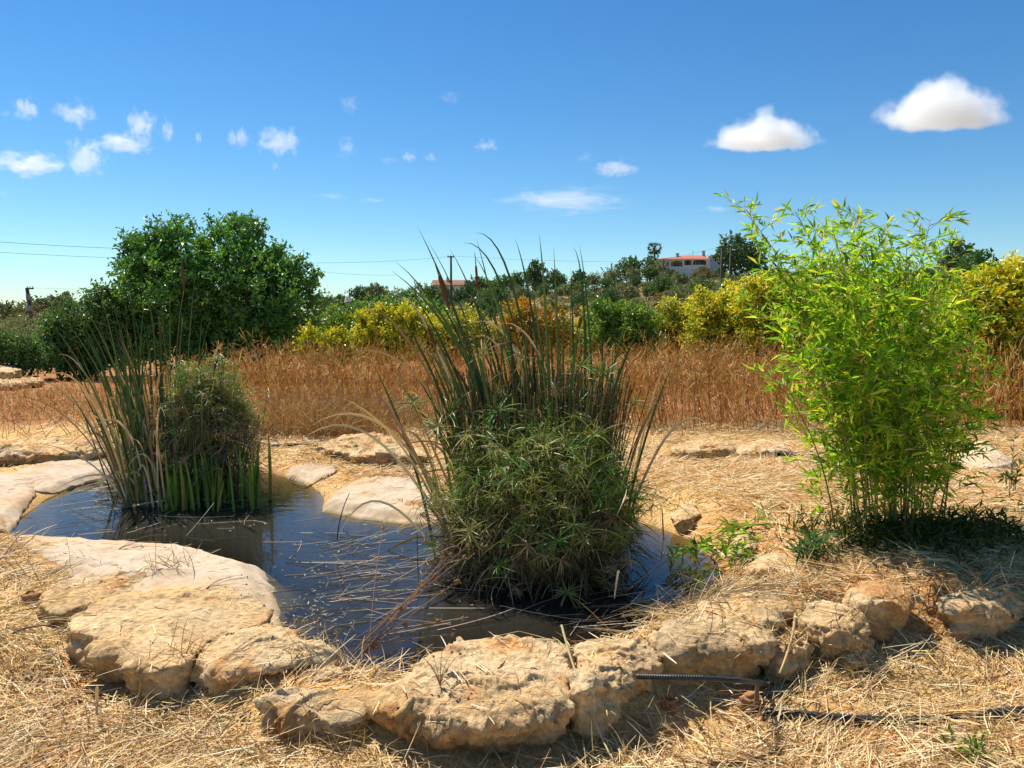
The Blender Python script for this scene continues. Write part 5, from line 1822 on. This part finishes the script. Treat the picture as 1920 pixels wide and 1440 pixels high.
# the 300 leaves nearest the camera are parts, the others one mass on each culm
score = np.concatenate([x[1][:, 1] - .15 * x[4] for x in leaf_pool])
cut = np.sort(score)[299]
for cm, c, d_, nr, sc, lc in leaf_pool:
    own = (c[:, 1] - .15 * sc) <= cut
    rest = ~own
    V, F, C = leaves(c[rest], d_[rest], nr[rest], .098 * sc[rest], .0098 * sc[rest], lc[rest], .3, .18)
    o = link('foliage', mk_mesh('foliage', V - np.array(bam.location), F, M_BAMBOO, C), cm)
    o['kind'] = 'stuff'
    for i in np.nonzero(own)[0]:
        V, F, C = leaves(c[i:i + 1], d_[i:i + 1], nr[i:i + 1], .105 * sc[i:i + 1], .0105 * sc[i:i + 1], lc[i:i + 1], .3, .18)
        part('leaf', bam, V, F, M_BAMBOO, C)

# dark leafy ground cover at the foot of the bamboo
n = 360
pxs = np.concatenate([RNG.normal(1690, 110, n // 2), RNG.uniform(1560, 1920, n - n // 2)])
pys = np.concatenate([RNG.normal(1005, 22, n // 2), RNG.normal(1020, 18, n - n // 2)])
pts = np.array([at(a, b, .2)[:2] for a, b in zip(pxs, pys)])
z_, _ = surface_z(pts[:, 0], pts[:, 1])
c0 = np.concatenate([pts, z_[:, None]], 1)
per = 7
cen = np.repeat(c0, per, 0) + RNG.normal(size=(n * per, 3)) * np.array([.02, .02, 0]) + np.array([0, 0, 1]) * RNG.uniform(0, .10, (n * per, 1))
V, F, C = leaves(cen, norm(RNG.normal(size=(n * per, 3)) + np.array([0, 0, .5])), norm(RNG.normal(size=(n * per, 3)) * .6 + np.array([0, 0, 1])), RNG.uniform(.05, .10, n * per), RNG.uniform(.005, .009, n * per),
                 palette(n * per, [(.045, .08, .012), (.035, .06, .012), (.06, .09, .015), (.12, .10, .03)], .2))
solo('bamboo_undergrowth', 'low dark green leaves crowding the foot of the bamboo', None, V, F, M_BAMBOO, C, kind='stuff', loc=np.zeros(3))


def leafy_plant(name, label, cat, base, stems, lw, cols, stemcol=(.16, .18, .05), nleaf=12, group=None, mat=None):
    base = np.array(base, float)
    rt = thing(name, label, cat, base, group)
    for pth in stems:
        P = np.array(pth)
        V, F, C = tubes_from_paths(P[None], np.linspace(.0035, .0012, len(P))[None], np.array([stemcol]), 5)
        s = part('stem', rt, V, F, M_STEM, C, True)
        t = RNG.uniform(.12, 1, nleaf) * (len(P) - 1)
        i0 = np.minimum(t.astype(int), len(P) - 2)
        c = P[i0] + (P[i0 + 1] - P[i0]) * (t - i0)[:, None]
        for j in range(nleaf):
            d_ = norm(norm(P[i0[j] + 1] - P[i0[j]]) * .6 + RNG.normal(size=3) * .6 + np.array([0, 0, .25]))
            L = lw[0] * random.uniform(.7, 1.25)
            V, F, C = leaves(c[j:j + 1], d_[None], norm(np.array([[RNG.normal() * .4, RNG.normal() * .4, 1.0]])), L, lw[1] * random.uniform(.8, 1.2), palette(1, cols, .2), .3, .2)
            part('leaf', s, V, F, M_BAMBOO, C)
    return rt


GC = [(.12, .22, .03), (.17, .27, .035), (.08, .16, .025), (.25, .28, .05)]
st = []
for a, b in [((1440, 1010), (1250, 1050)), ((1450, 1020), (1270, 1075)), ((1440, 1000), (1290, 1030)), ((1420, 1030), (1230, 1065)), ((1450, 1005), (1330, 1000)), ((1460, 1000), (1380, 975)), ((1430, 1045), (1310, 1090)), ((1400, 1040), (1260, 1040))]:
    p0, p1 = at(*a, .12), at(*b, .03)
    p0[2] = Hs(p0[0], p0[1]) + .02
    st.append(bezier(p0, (p0 + p1) / 2 + np.array([0, 0, random.uniform(.08, .2)]), p1, 9))
leafy_plant('leafy_creeper', 'trailing bright green creeper hanging over the right end of the pond', 'creeper', st[0][0], st, (.095, .013), [(.18, .32, .035), (.24, .38, .04), (.12, .24, .03), (.33, .36, .06)], nleaf=26)
st = []
for i in range(9):
    p0 = at(random.uniform(1480, 1540), random.uniform(1025, 1050), .22)
    p0[2] = Hs(p0[0], p0[1])
    st.append(bezier(p0, p0 + np.array([random.uniform(-.06, .03), -.02, .08]), p0 + np.array([random.uniform(-.16, .1), random.uniform(-.1, .05), random.uniform(.06, .18)]), 6))
leafy_plant('bamboo_shoot_tuft', 'bluish green leafy tuft on the bank left of the bamboo foot', 'plant', st[0][0], st, (.09, .008), [(.07, .14, .06), (.09, .17, .06), (.06, .12, .04)], nleaf=12)
st = []
for i in range(10):
    p0 = at(random.uniform(1770, 1850), random.uniform(1385, 1425), -.06)
    p0[2] = Hs(p0[0], p0[1])
    st.append(bezier(p0, p0 + np.array([0, 0, .03]), p0 + np.array([random.uniform(-.08, .08), random.uniform(-.05, .05), random.uniform(.03, .08)]), 5))
leafy_plant('green_sprout', 'small green sprout in the straw at the bottom right', 'plant', st[0][0], st, (.045, .007), GC, nleaf=9)
st = []
for (tx, ty, bx_) in [(1902, 815, 1910), (1925, 840, 1918), (1880, 900, 1908), (1930, 870, 1915)]:
    Y0 = 6.1
    p0 = np.array([(bx_ - 960) / FPX * Y0, Y0, 0]); p0[2] = Hs(p0[0], Y0)
    st.append(bezier(p0, p0 + np.array([0, 0, .2]), atY(tx, ty, Y0), 8))
leafy_plant('tall_weed', 'dark leafy weed stem standing at the right edge beside the bamboo', 'plant', st[0][0], st, (.07, .010), [(.06, .11, .03), (.09, .14, .04), (.16, .16, .06)], nleaf=18)

# ================================================================== floating stems and leaves
n = 520
pxs = np.concatenate([RNG.normal(690, 85, 210), RNG.uniform(60, 520, 50), RNG.normal(1180, 90, 70)])
pys = np.concatenate([RNG.normal(1075, 62, 210), RNG.uniform(925, 1005, 50), RNG.normal(1150, 28, 70)])
pts = np.array([at(a, b, .006)[:2] for a, b in zip(pxs, pys)])
k = sdf(POND, pts[:, 0], pts[:, 1]) < -.02
pts, pxs = pts[k], pxs[k]
n = len(pts)
az = np.where(RNG.random(n) < .65, RNG.normal(.25, .35, n), 6.28 * RNG.random(n)) + np.where(RNG.random(n) < .5, math.pi, 0)
el = np.abs(RNG.normal(0, .05, n)) + np.where(RNG.random(n) < .12, .35, 0)
P = strand_paths(np.concatenate([pts, np.full((n, 1), .004)], 1), np.stack([np.cos(az) * np.cos(el), np.sin(az) * np.cos(el), np.sin(el)], -1), RNG.uniform(.06, .50, n), RNG.uniform(0, .5, n), norm(RNG.normal(size=(n, 3)) * np.array([1, 1, .12])), 6)
P[..., 2] = np.maximum(P[..., 2], .003)
geo = Geo()
geo.add(*tubes_from_paths(P, np.full((n, 6), .0015) * RNG.uniform(.6, 1.5, (n, 1)), palette(n, [(.52, .42, .29), (.40, .29, .17), (.62, .53, .38), (.26, .18, .11)], .2), 3, cap=False))
m_ = 420
pxs = np.concatenate([RNG.normal(590, 35, 190), RNG.normal(690, 100, 150), RNG.uniform(100, 500, 80)])
pys = np.concatenate([RNG.normal(1160, 32, 190), RNG.normal(1060, 60, 150), RNG.uniform(930, 1000, 80)])
pts = np.array([at(a, b, .006)[:2] for a, b in zip(pxs, pys)])
k = sdf(POND, pts[:, 0], pts[:, 1]) < -.01
pts = pts[k]; m_ = len(pts)
dd = RNG.normal(size=(m_, 3)) * np.array([1, 1, .25])
geo.add(*leaves(np.concatenate([pts, np.full((m_, 1), .007)], 1), dd, norm(RNG.normal(size=(m_, 3)) * .3 + np.array([0, 0, 1])), RNG.uniform(.02, .06, m_), RNG.uniform(.002, .005, m_), palette(m_, [(.45, .40, .28), (.34, .30, .18), (.28, .20, .12), (.22, .24, .10)], .2), .2, .0))
V, F, C = geo.get()
solo('floating_debris', 'dead stems and leaf scraps floating on the pond', None, V, F, M_DRY, C, kind='stuff', loc=np.zeros(3))

# pile of dead reed stems at the water's edge left of the left clump
n = 130
pts = np.array([at(RNG.normal(225, 38), RNG.normal(905, 14), .04) for _ in range(n)])
az = RNG.normal(.35, .5, n)
P = strand_paths(pts + np.array([0, 0, 1]) * RNG.uniform(-.03, .07, (n, 1)), np.stack([np.cos(az), np.sin(az), RNG.normal(.02, .10, n)], -1), RNG.uniform(.2, .6, n), RNG.uniform(0, .3, n), rand_unit(n), 5)
V, F, C = ribbons_from_paths(P, np.tile([1, 1, 1, .8, .4], (n, 1)) * RNG.uniform(.003, .007, (n, 1)), rand_unit(n), palette(n, [(.40, .32, .18), (.28, .22, .10), (.50, .42, .27), (.20, .17, .07)], .2))
solo('reed_litter', 'flattened dead reed stems heaped at the water edge left of the left clump', None, V, F, M_DRY, C, kind='stuff', loc=np.zeros(3))
# dead stems on the bank rim between pond and right stones
n = 420
pxs, pys = RNG.normal(1310, 85, n), RNG.normal(1130, 20, n) - RNG.normal(0, 6, n)
pts = np.array([at(a, b, .08)[:2] for a, b in zip(pxs, pys)])
z_, _ = surface_z(pts[:, 0], pts[:, 1])
z_ = np.maximum(z_, 0)
az = RNG.normal(.3, .55, n)
P = strand_paths(np.concatenate([pts, z_[:, None] + RNG.uniform(.005, .05, (n, 1))], 1), np.stack([np.cos(az), np.sin(az), RNG.normal(.08, .18, n)], -1), RNG.uniform(.12, .45, n), RNG.uniform(0, .6, n), norm(rand_unit(n) * np.array([1, 1, .4]) + np.array([0, 0, -.2])), 6)
V, F, C = ribbons_from_paths(P, np.tile([1, 1, 1, .8, .6, .2], (n, 1)) * RNG.uniform(.0015, .003, (n, 1)), rand_unit(n), palette(n, [(.60, .46, .26), (.46, .30, .15), (.70, .58, .36), (.30, .19, .09), (.40, .34, .24)], .2))
solo('stem_litter', 'matted dead stems along the right rim of the pond', None, V, F, M_DRY, C, kind='stuff', loc=np.zeros(3))


# ================================================================== dried weeds with seed heads
def dried_weed(label, stems, heads=True, r0=.0028, col=(.34, .19, .10), hs=1.0):
    b = np.array(stems[0][0])
    rt = thing('dried_weed', label, 'dried weed', b)
    for pts_ in stems:
        p0, p1, p2 = [np.array(q, float) for q in pts_]
        P = bezier(p0, p1, p2, 9)
        V, F, C = tubes_from_paths(P[None], np.linspace(r0, r0 * .5, 9)[None], palette(1, [col], .25), 5)
        s = part('stem', rt, V, F, M_DRY, C, True)
        if heads:
            c, r = P[-1], random.uniform(.008, .0125) * hs
            hp_ = np.array([c + np.array([0, 0, k * r]) for k in (-1, -.6, 0, .6, 1)])
            V, F, C = tubes_from_paths(hp_[None], r * np.array([[.3, .85, 1, .8, .25]]), palette(1, [(.32, .19, .09), (.22, .12, .06)], .2), 7)
            part('seed_head', s, V, F, M_DRY, C, True)
            m_ = 7
            V, F, C = leaves(np.repeat(c[None], m_, 0), norm(RNG.normal(size=(m_, 3)) + np.array([0, 0, .6])), rand_unit(m_), np.full(m_, r * 2.0), np.full(m_, r * .35), palette(m_, [(.42, .28, .14)], .2))
            part('bract', s, V, F, M_DRY, C)
    return rt


r0 = at(688, 1225, .03)
S = []
for tx, ty, Yt in [(878, 1022, 3.75), (870, 1045, 3.7), (832, 1046, 3.75), (845, 1040, 3.8), (752, 1140, 3.6), (822, 1165, 3.55), (718, 990, 3.95), (620, 960, 4.1), (858, 1090, 3.65), (790, 1100, 3.7), (760, 1172, 3.55), (868, 1160, 3.6), (740, 1155, 3.6), (706, 1195, 3.55), (850, 1190, 3.55), (815, 1080, 3.7), (830, 1110, 3.65)]:
    if tx == 620:
        continue
    b = r0 + RNG.normal(size=3) * np.array([.03, .02, 0])
    t = atY(tx, ty, Yt)
    S.append((b, b * .5 + t * .5 + np.array([random.uniform(-.06, .04), 0, .04]), t))
dried_weed('reddish dried weed with round seed heads leaning over the water left of the largest boulder', S)
r0 = at(825, 1295, .11)
r0[2] = .13
S = [(r0, r0 + np.array([dx * .3, 0, h_ * .7]), r0 + np.array([dx, dy, h_])) for dx, dy, h_ in [(-.05, .0, .10), (-.09, .02, .13), (.01, .01, .15), (.05, .0, .14), (.08, .03, .12), (.03, -.03, .08), (.10, -.02, .06), (-.03, .05, .10)]]
dried_weed('small dried weed growing on top of the largest boulder', S, True, .0018, hs=.45)
r0 = at(575, 1265, .06)
S = [(r0 + np.array([0, 0, -.05]), r0 + np.array([.0, 0, .03]), atY(572, 1195, 3.62)), (atY(505, 1218, 3.66), atY(590, 1262, 3.55), atY(742, 1222, 3.5)), (atY(742, 1222, 3.5), atY(800, 1212, 3.5), atY(870, 1215, 3.5)), (atY(560, 1245, 3.6), atY(545, 1258, 3.6), atY(515, 1260, 3.6))]
dried_weed('bent dry twig with side stalks lying over the flat slab left of the dried weed', S, False, .004, (.30, .21, .14))
S = []
r0 = at(385, 1105, .12)
for dx, dy, h_ in [(.10, .10, .03), (.16, .12, .04), (.2, .1, .03), (.22, .02, .02), (.12, -.02, .02), (.18, .15, .02)]:
    S.append((r0, r0 + np.array([dx * .5, dy * .4, h_ + .02]), r0 + np.array([dx, dy, h_])))
dried_weed('tiny black dried sprig lying on the pale liner sheet', S, True, .0014, (.10, .07, .06), hs=.4)
S = []
r0 = at(215, 1035, .09)
for dx, dy, h_ in [(.15, .05, .03), (.22, .06, .05), (.28, .02, .06), (.20, -.03, .04), (.3, .08, .09), (.33, .0, .03)]:
    S.append((r0, r0 + np.array([dx * .5, dy * .4, h_ + .03]), r0 + np.array([dx, dy, h_])))
dried_weed('wiry reddish dried weed lying on the back of the flat greyish slab', S, True, .0016, hs=.4)


# ================================================================== loose sticks and stalks
def stick(label, p, r, col, cat='stick', name='stick', sides=6):
    P = np.array([np.array(q, float) for q in p])
    if len(P) == 3:
        P = bezier(P[0], P[1], P[2], 10)
    V, F, C = tubes_from_paths(P[None], np.linspace(r, r * .6, len(P))[None], palette(1, [col], .1), sides)
    return solo(name, label, cat, V, F, M_DRY, C, True, 'loose sticks and stalks')


def on(px, py, z=None, dz=.0):
    c = at(px, py, -.05 if z is None else z)
    zz, _ = surface_z(np.array([c[0]]), np.array([c[1]]))
    c = at(px, py, float(zz[0]) + dz)
    return c


stick('long pale yellow stalk leaning across the joint of the two front boulders', [atY(1053, 1172, 3.30), atY(1085, 1300, 3.05), on(1155, 1438, -.06, .01)], .0055, (.72, .58, .30))
stick('short pale stalk lying on the straw below the broad sandy slab', [on(182, 1290, -.05, .012), on(181, 1330, -.05, .014), on(180, 1370, -.05, .012)], .007, (.74, .60, .38))
stick('long grey dead stick slanting between the flat slab and the small pitted stone', [atY(568, 1258, 3.42), atY(520, 1300, 3.3), on(450, 1345, -.06, .01)], .008, (.24, .18, .12))
stick('thin grey stick beside the long grey stick', [atY(560, 1268, 3.4), atY(500, 1310, 3.28), on(462, 1335, -.06, .012)], .005, (.30, .23, .15))
stick('forked pale twig hanging down the side of the long limestone block', [atY(1492, 1150, 3.62), atY(1488, 1200, 3.55), on(1462, 1262, -.03, .01)], .008, (.55, .36, .17))
stick('short pale twig crossing the forked twig', [atY(1440, 1165, 3.6), atY(1470, 1190, 3.55), atY(1487, 1215, 3.5)], .005, (.58, .42, .22))
stick('dark stick stuck in the straw at the far left edge of the foreground', [on(0, 1050, 0, .03), on(22, 1020, 0, .1), on(40, 1000, .02, .14)], .007, (.28, .19, .11))
stick('brown stick lying in the straw at the bottom right of centre', [on(1310, 1438, -.06, .015), on(1400, 1428, -.06, .02), on(1465, 1405, -.06, .02)], .009, (.34, .20, .11))
stick('dark curved stick left of the earth clod by the sandy slab', [on(20, 1190, -.02, .01), on(50, 1172, -.02, .03), on(95, 1172, -.02, .01)], .007, (.22, .13, .08))
stick('pale dead reed leaf lying right of the dried weed across the water', [atY(1160, 1070, 4.0), atY(1155, 1095, 4.0), atY(1152, 1122, 4.02)], .006, (.66, .56, .38))
stick('two-coloured dead stalk propped against the largest boulder at bottom centre', [on(690, 1438, -.08, .005), atY(760, 1400, 2.95), atY(815, 1385, 3.0)], .0045, (.60, .46, .22))
stick('dark dead stem standing in the water right of the pale liner patch', [atY(632, 1015, 5.2), atY(635, 965, 5.2), atY(655, 925, 5.2)], .005, (.13, .10, .07))
stick('thin dark stem standing in the water amid floating stems', [at(785, 1110, -.02), atY(783, 1060, 4.6), atY(782, 1000, 4.62)], .004, (.12, .08, .05))
stick('black upright stub beside the right edge of the sedge mound', [at(1244, 1010, 0), atY(1243, 980, 5.6), atY(1241, 952, 5.6)], .006, (.07, .05, .04))
for x, h_, lb in ((1418, 30, 'left of two cut brown stubs by the pipe end'), (1439, 34, 'right of two cut brown stubs by the pipe end')):
    b = on(x, 1322, -.06, -.03)
    stick(lb, [b, b + np.array([0, 0, .05]), b + np.array([.003, 0, h_ / FPX * b[1] + .03])], .012, (.20, .12, .07), 'stub', 'stub', 8)


# ================================================================== pipes
def pipe(label, pts, r, rings=0):
    P = np.array(pts, float)
    t = np.linspace(0, len(P) - 1, 40)
    i0 = np.minimum(t.astype(int), len(P) - 2)
    Q = P[i0] + (P[i0 + 1] - P[i0]) * (t - i0)[:, None]
    for _ in range(6):
        Q[1:-1] = (Q[:-2] + 2 * Q[1:-1] + Q[2:]) / 4
    rt = thing('water_pipe', label, 'pipe', Q[0], 'black water pipes on the ground')
    V, F, C = tubes_from_paths(Q[None], np.full((1, 40), r), np.ones((1, 3)), 10)
    part('hose', rt, V, F, M_PIPE, C, True)
    if rings:
        geo = Geo()
        for f in np.linspace(.02, .45, rings):
            i = f * 39
            j = min(int(i), 38)
            c = Q[j] + (Q[j + 1] - Q[j]) * (i - j)
            d = norm(Q[j + 1] - Q[j])
            geo.add(*tubes_from_paths(np.stack([c - d * .003, c, c + d * .003])[None], np.array([[r, r * 1.28, r]]), np.ones((1, 3)), 10))
        V, F, C = geo.get()
        part('ribs', rt, V, F, M_PIPE, C, True, kind='stuff')
    return rt


pipe('thin black ribbed pipe running from under the front boulders along the rim', [on(1195, 1268, -.05, .012), on(1260, 1270, -.05, .014), on(1330, 1272, -.05, .016), on(1395, 1277, -.05, .012), on(1450, 1285, -.05, .0)], .0105, 26)
pipe('thick black pipe lying in the straw at the lower right', [on(1432, 1334, -.06, .014), on(1520, 1342, -.06, .020), on(1620, 1350, -.06, .020), on(1720, 1352, -.06, .012), on(1790, 1345, -.06, -.004), on(1860, 1338, -.06, .012), on(1960, 1325, -.06, .02)], .0175)
pipe('distant thin dark pipe on the bank right of the left reed clump', [on(492, 836, .08, .01), on(540, 834, .08, .02), on(590, 835, .08, .012)], .020)
pipe('distant thin dark pipe on the bank left of the bamboo', [on(1460, 852, .08, .02), on(1500, 855, .08, .02), on(1560, 860, .08, .012)], .018)

# ================================================================== clouds
def mat_cloud(name, kind):
    m, nt, out = new_mat(name)
    tc = N(nt, 'ShaderNodeTexCoord')
    oi = N(nt, 'ShaderNodeObjectInfo')
    sep = N(nt, 'ShaderNodeSeparateXYZ')
    nt.links.new(tc.outputs['Object'], sep.inputs[0])
    L = nt.links.new

    def math_(op, a, b=None, c=None):
        n_ = N(nt, 'ShaderNodeMath', operation=op)
        for i_, v in enumerate((a, b, c)):
            if v is None:
                continue
            if hasattr(v, 'is_output'):
                L(v, n_.inputs[i_])
            else:
                n_.inputs[i_].default_value = v
        return n_.outputs[0]

    off_ = N(nt, 'ShaderNodeVectorMath', operation='SCALE')
    off_.inputs[0].default_value = (1, 1.7, 2.3)
    L(oi.outputs['Random'], off_.inputs['Scale'])
    sc_ = N(nt, 'ShaderNodeVectorMath', operation='SCALE')
    L(off_.outputs[0], sc_.inputs[0]); sc_.inputs['Scale'].default_value = 40
    str_ = N(nt, 'ShaderNodeVectorMath', operation='MULTIPLY')
    L(tc.outputs['Object'], str_.inputs[0])
    str_.inputs[1].default_value = {'big': (2.2, 1.4, 1.0), 'puff': (2.0, 1.3, 1.2), 'wisp': (1.4, 1.0, 1.3)}[kind]
    ad = N(nt, 'ShaderNodeVectorMath', operation='ADD')
    L(str_.outputs[0], ad.inputs[0]); L(sc_.outputs[0], ad.inputs[1])
    nz = N(nt, 'ShaderNodeTexNoise')
    nz.inputs['Scale'].default_value = {'big': 1.7, 'puff': 1.5, 'wisp': 1.9}[kind]
    nz.inputs['Detail'].default_value = {'big': 7, 'puff': 7, 'wisp': 8}[kind]
    nz.inputs['Roughness'].default_value = {'big': .58, 'puff': .64, 'wisp': .72}[kind]
    if kind == 'wisp':
        nz.inputs['Distortion'].default_value = .6
    L(ad.outputs[0], nz.inputs['Vector'])
    ns = math_('SUBTRACT', nz.outputs['Fac'], .5)
    x2 = math_('MULTIPLY', sep.outputs[0], sep.outputs[0])
    y2 = math_('MULTIPLY', sep.outputs[1], sep.outputs[1])
    z = sep.outputs[2]
    if kind == 'big':
        # a flat base and a heaped top
        base_z = math_('ADD', z, .45)
        below = math_('MULTIPLY', math_('MINIMUM', base_z, 0.0), -3.4)
        above = math_('MULTIPLY', math_('MAXIMUM', base_z, 0.0), math_('ADD', .70, math_('MULTIPLY', math_('ABSOLUTE', sep.outputs[0]), .85)))
        zz = math_('ADD', below, above)
        z2 = math_('MULTIPLY', zz, zz)
    else:
        z2 = math_('MULTIPLY', z, z)
    r2 = math_('ADD', math_('ADD', x2, y2), z2)
    r = math_('SQRT', r2)
    fall = math_('SUBTRACT', {'big': .76, 'puff': .58, 'wisp': .56}[kind], r)
    v = math_('ADD', fall, math_('MULTIPLY', ns, {'big': 1.15, 'puff': 2.3, 'wisp': 2.8}[kind]))
    mr = N(nt, 'ShaderNodeMapRange')
    mr.interpolation_type = 'SMOOTHSTEP'
    mr.inputs['From Min'].default_value = 0.0
    mr.inputs['From Max'].default_value = {'big': .30, 'puff': .38, 'wisp': .7}[kind]
    mr.inputs['To Min'].default_value = 0.0
    mr.inputs['To Max'].default_value = {'big': .034, 'puff': .024, 'wisp': .015}[kind]
    L(v, mr.inputs['Value'])
    edge_ = N(nt, 'ShaderNodeMapRange')
    edge_.inputs['From Min'].default_value = .98
    edge_.inputs['From Max'].default_value = .80
    r3 = math_('SQRT', math_('ADD', math_('ADD', x2, y2), math_('MULTIPLY', z, z)))
    L(r3, edge_.inputs['Value'])
    dens = math_('MULTIPLY', mr.outputs[0], edge_.outputs[0])
    sc2 = N(nt, 'ShaderNodeVolumeScatter')
    sc2.inputs['Color'].default_value = (1, 1, 1, 1)
    sc2.inputs['Anisotropy'].default_value = 0.25
    L(dens, sc2.inputs['Density'])
    L(sc2.outputs[0], out.inputs['Volume'])
    return m


MC = {k: mat_cloud('cloud_' + k, k) for k in ('big', 'puff', 'wisp')}
U, W_ = np.meshgrid(np.linspace(0, 2 * math.pi, 25)[:-1], np.linspace(.05, math.pi - .05, 13), indexing='ij')
SV = np.stack([np.sin(W_) * np.cos(U), np.sin(W_) * np.sin(U), np.cos(W_)], -1).reshape(-1, 3)
ii = np.arange(24 * 13).reshape(24, 13)
nx = np.roll(ii, -1, 0)
SF = [np.stack([ii[:, :-1], ii[:, 1:], nx[:, 1:], nx[:, :-1]], -1).reshape(-1, 4)]
SF2 = np.concatenate([np.stack([np.full(22, ii[0, 0]), ii[1:-1, 0], ii[2:, 0]], -1), np.stack([np.full(22, ii[0, 12]), ii[2:, 12], ii[1:-1, 12]], -1)])
CM = {}
for k in MC:
    CM[k] = mk_mesh('cloud', SV, [SF[0], SF2], MC[k], None, True)
CD = 1500.0


def cloud(label, px, py, w_, h_, kind):
    p = atY(px, py, CD)
    o = link('cloud', CM[kind], None, tuple(p))
    s = CD / FPX
    f = {'big': (.66, .82), 'puff': (.78, .95), 'wisp': (.72, .9)}[kind]
    o.scale = (w_ * s * f[0], max(w_ * .42, h_ * .8) * s * f[0], h_ * s * f[1])
    tag(o, label, 'cloud', 'clouds in the blue sky')
    return o


cloud('largest white heaped cloud at the upper right', 1772, 185, 262, 100, 'big')
cloud('peaked white heaped cloud left of the largest cloud', 1432, 240, 214, 74, 'big')
for px, py, w_, h_, k, lb in [
    (50, 205, 48, 36, 'puff', 'small puff of cloud at the far upper left'),
    (12, 212, 36, 16, 'wisp', 'faint scrap of cloud at the left edge beside the far left puff'),
    (140, 213, 84, 42, 'puff', 'puffy cloud with a tail, second from the left in the upper row'),
    (264, 233, 64, 46, 'puff', 'thick puff of cloud, third from the left in the upper row'),
    (313, 245, 24, 32, 'puff', 'tiny upright puff right of the thick third puff'),
    (48, 308, 135, 36, 'puff', 'long low white cloud at the left edge'),
    (160, 298, 88, 52, 'puff', 'rounded cloud joined to the long low cloud'),
    (228, 270, 112, 34, 'puff', 'flat cloud above the rounded joined cloud'),
    (447, 260, 42, 32, 'puff', 'ragged puff left of the comma-shaped cloud'),
    (522, 265, 90, 44, 'puff', 'comma-shaped ragged cloud above the carob tree'),
    (650, 278, 48, 40, 'wisp', 'thin slanting ragged cloud right of the comma-shaped cloud'),
    (767, 294, 28, 20, 'puff', 'tiny puff, left one of a pair above the tall reeds'),
    (808, 295, 26, 14, 'puff', 'tiny puff, right one of a pair above the tall reeds'),
    (728, 301, 44, 14, 'wisp', 'faint scrap left of the pair of tiny puffs'),
    (656, 196, 52, 36, 'wisp', 'slanting thin cloud high above the middle'),
    (842, 182, 52, 22, 'wisp', 'small pale wisp highest in the middle of the sky'),
    (912, 272, 42, 20, 'puff', 'small oval puff in the middle of the sky'),
    (1097, 295, 44, 20, 'wisp', 'small faint puff up left of the flat oval wisp'),
    (1156, 316, 86, 28, 'puff', 'flat oval wisp between the reeds and the peaked cloud'),
    (1060, 374, 270, 44, 'wisp', 'wide thin feathery veil low above the villa hill'),
    (1342, 392, 80, 14, 'wisp', 'thin streak at the upper left of the bamboo'),
    (625, 368, 66, 14, 'wisp', 'left one of two thin streaks above the carob tree'),
    (700, 376, 70, 11, 'wisp', 'right one of two thin streaks above the carob tree'),
    (372, 258, 13, 20, 'puff', 'speck of cloud between the upper row and the ragged puff'),
    (516, 311, 16, 14, 'puff', 'speck of cloud under the comma-shaped cloud'),
    (5, 362, 26, 14, 'wisp', 'pale speck at the left edge below the long low cloud')]:
    cloud(lb, px, py, w_, h_, k)
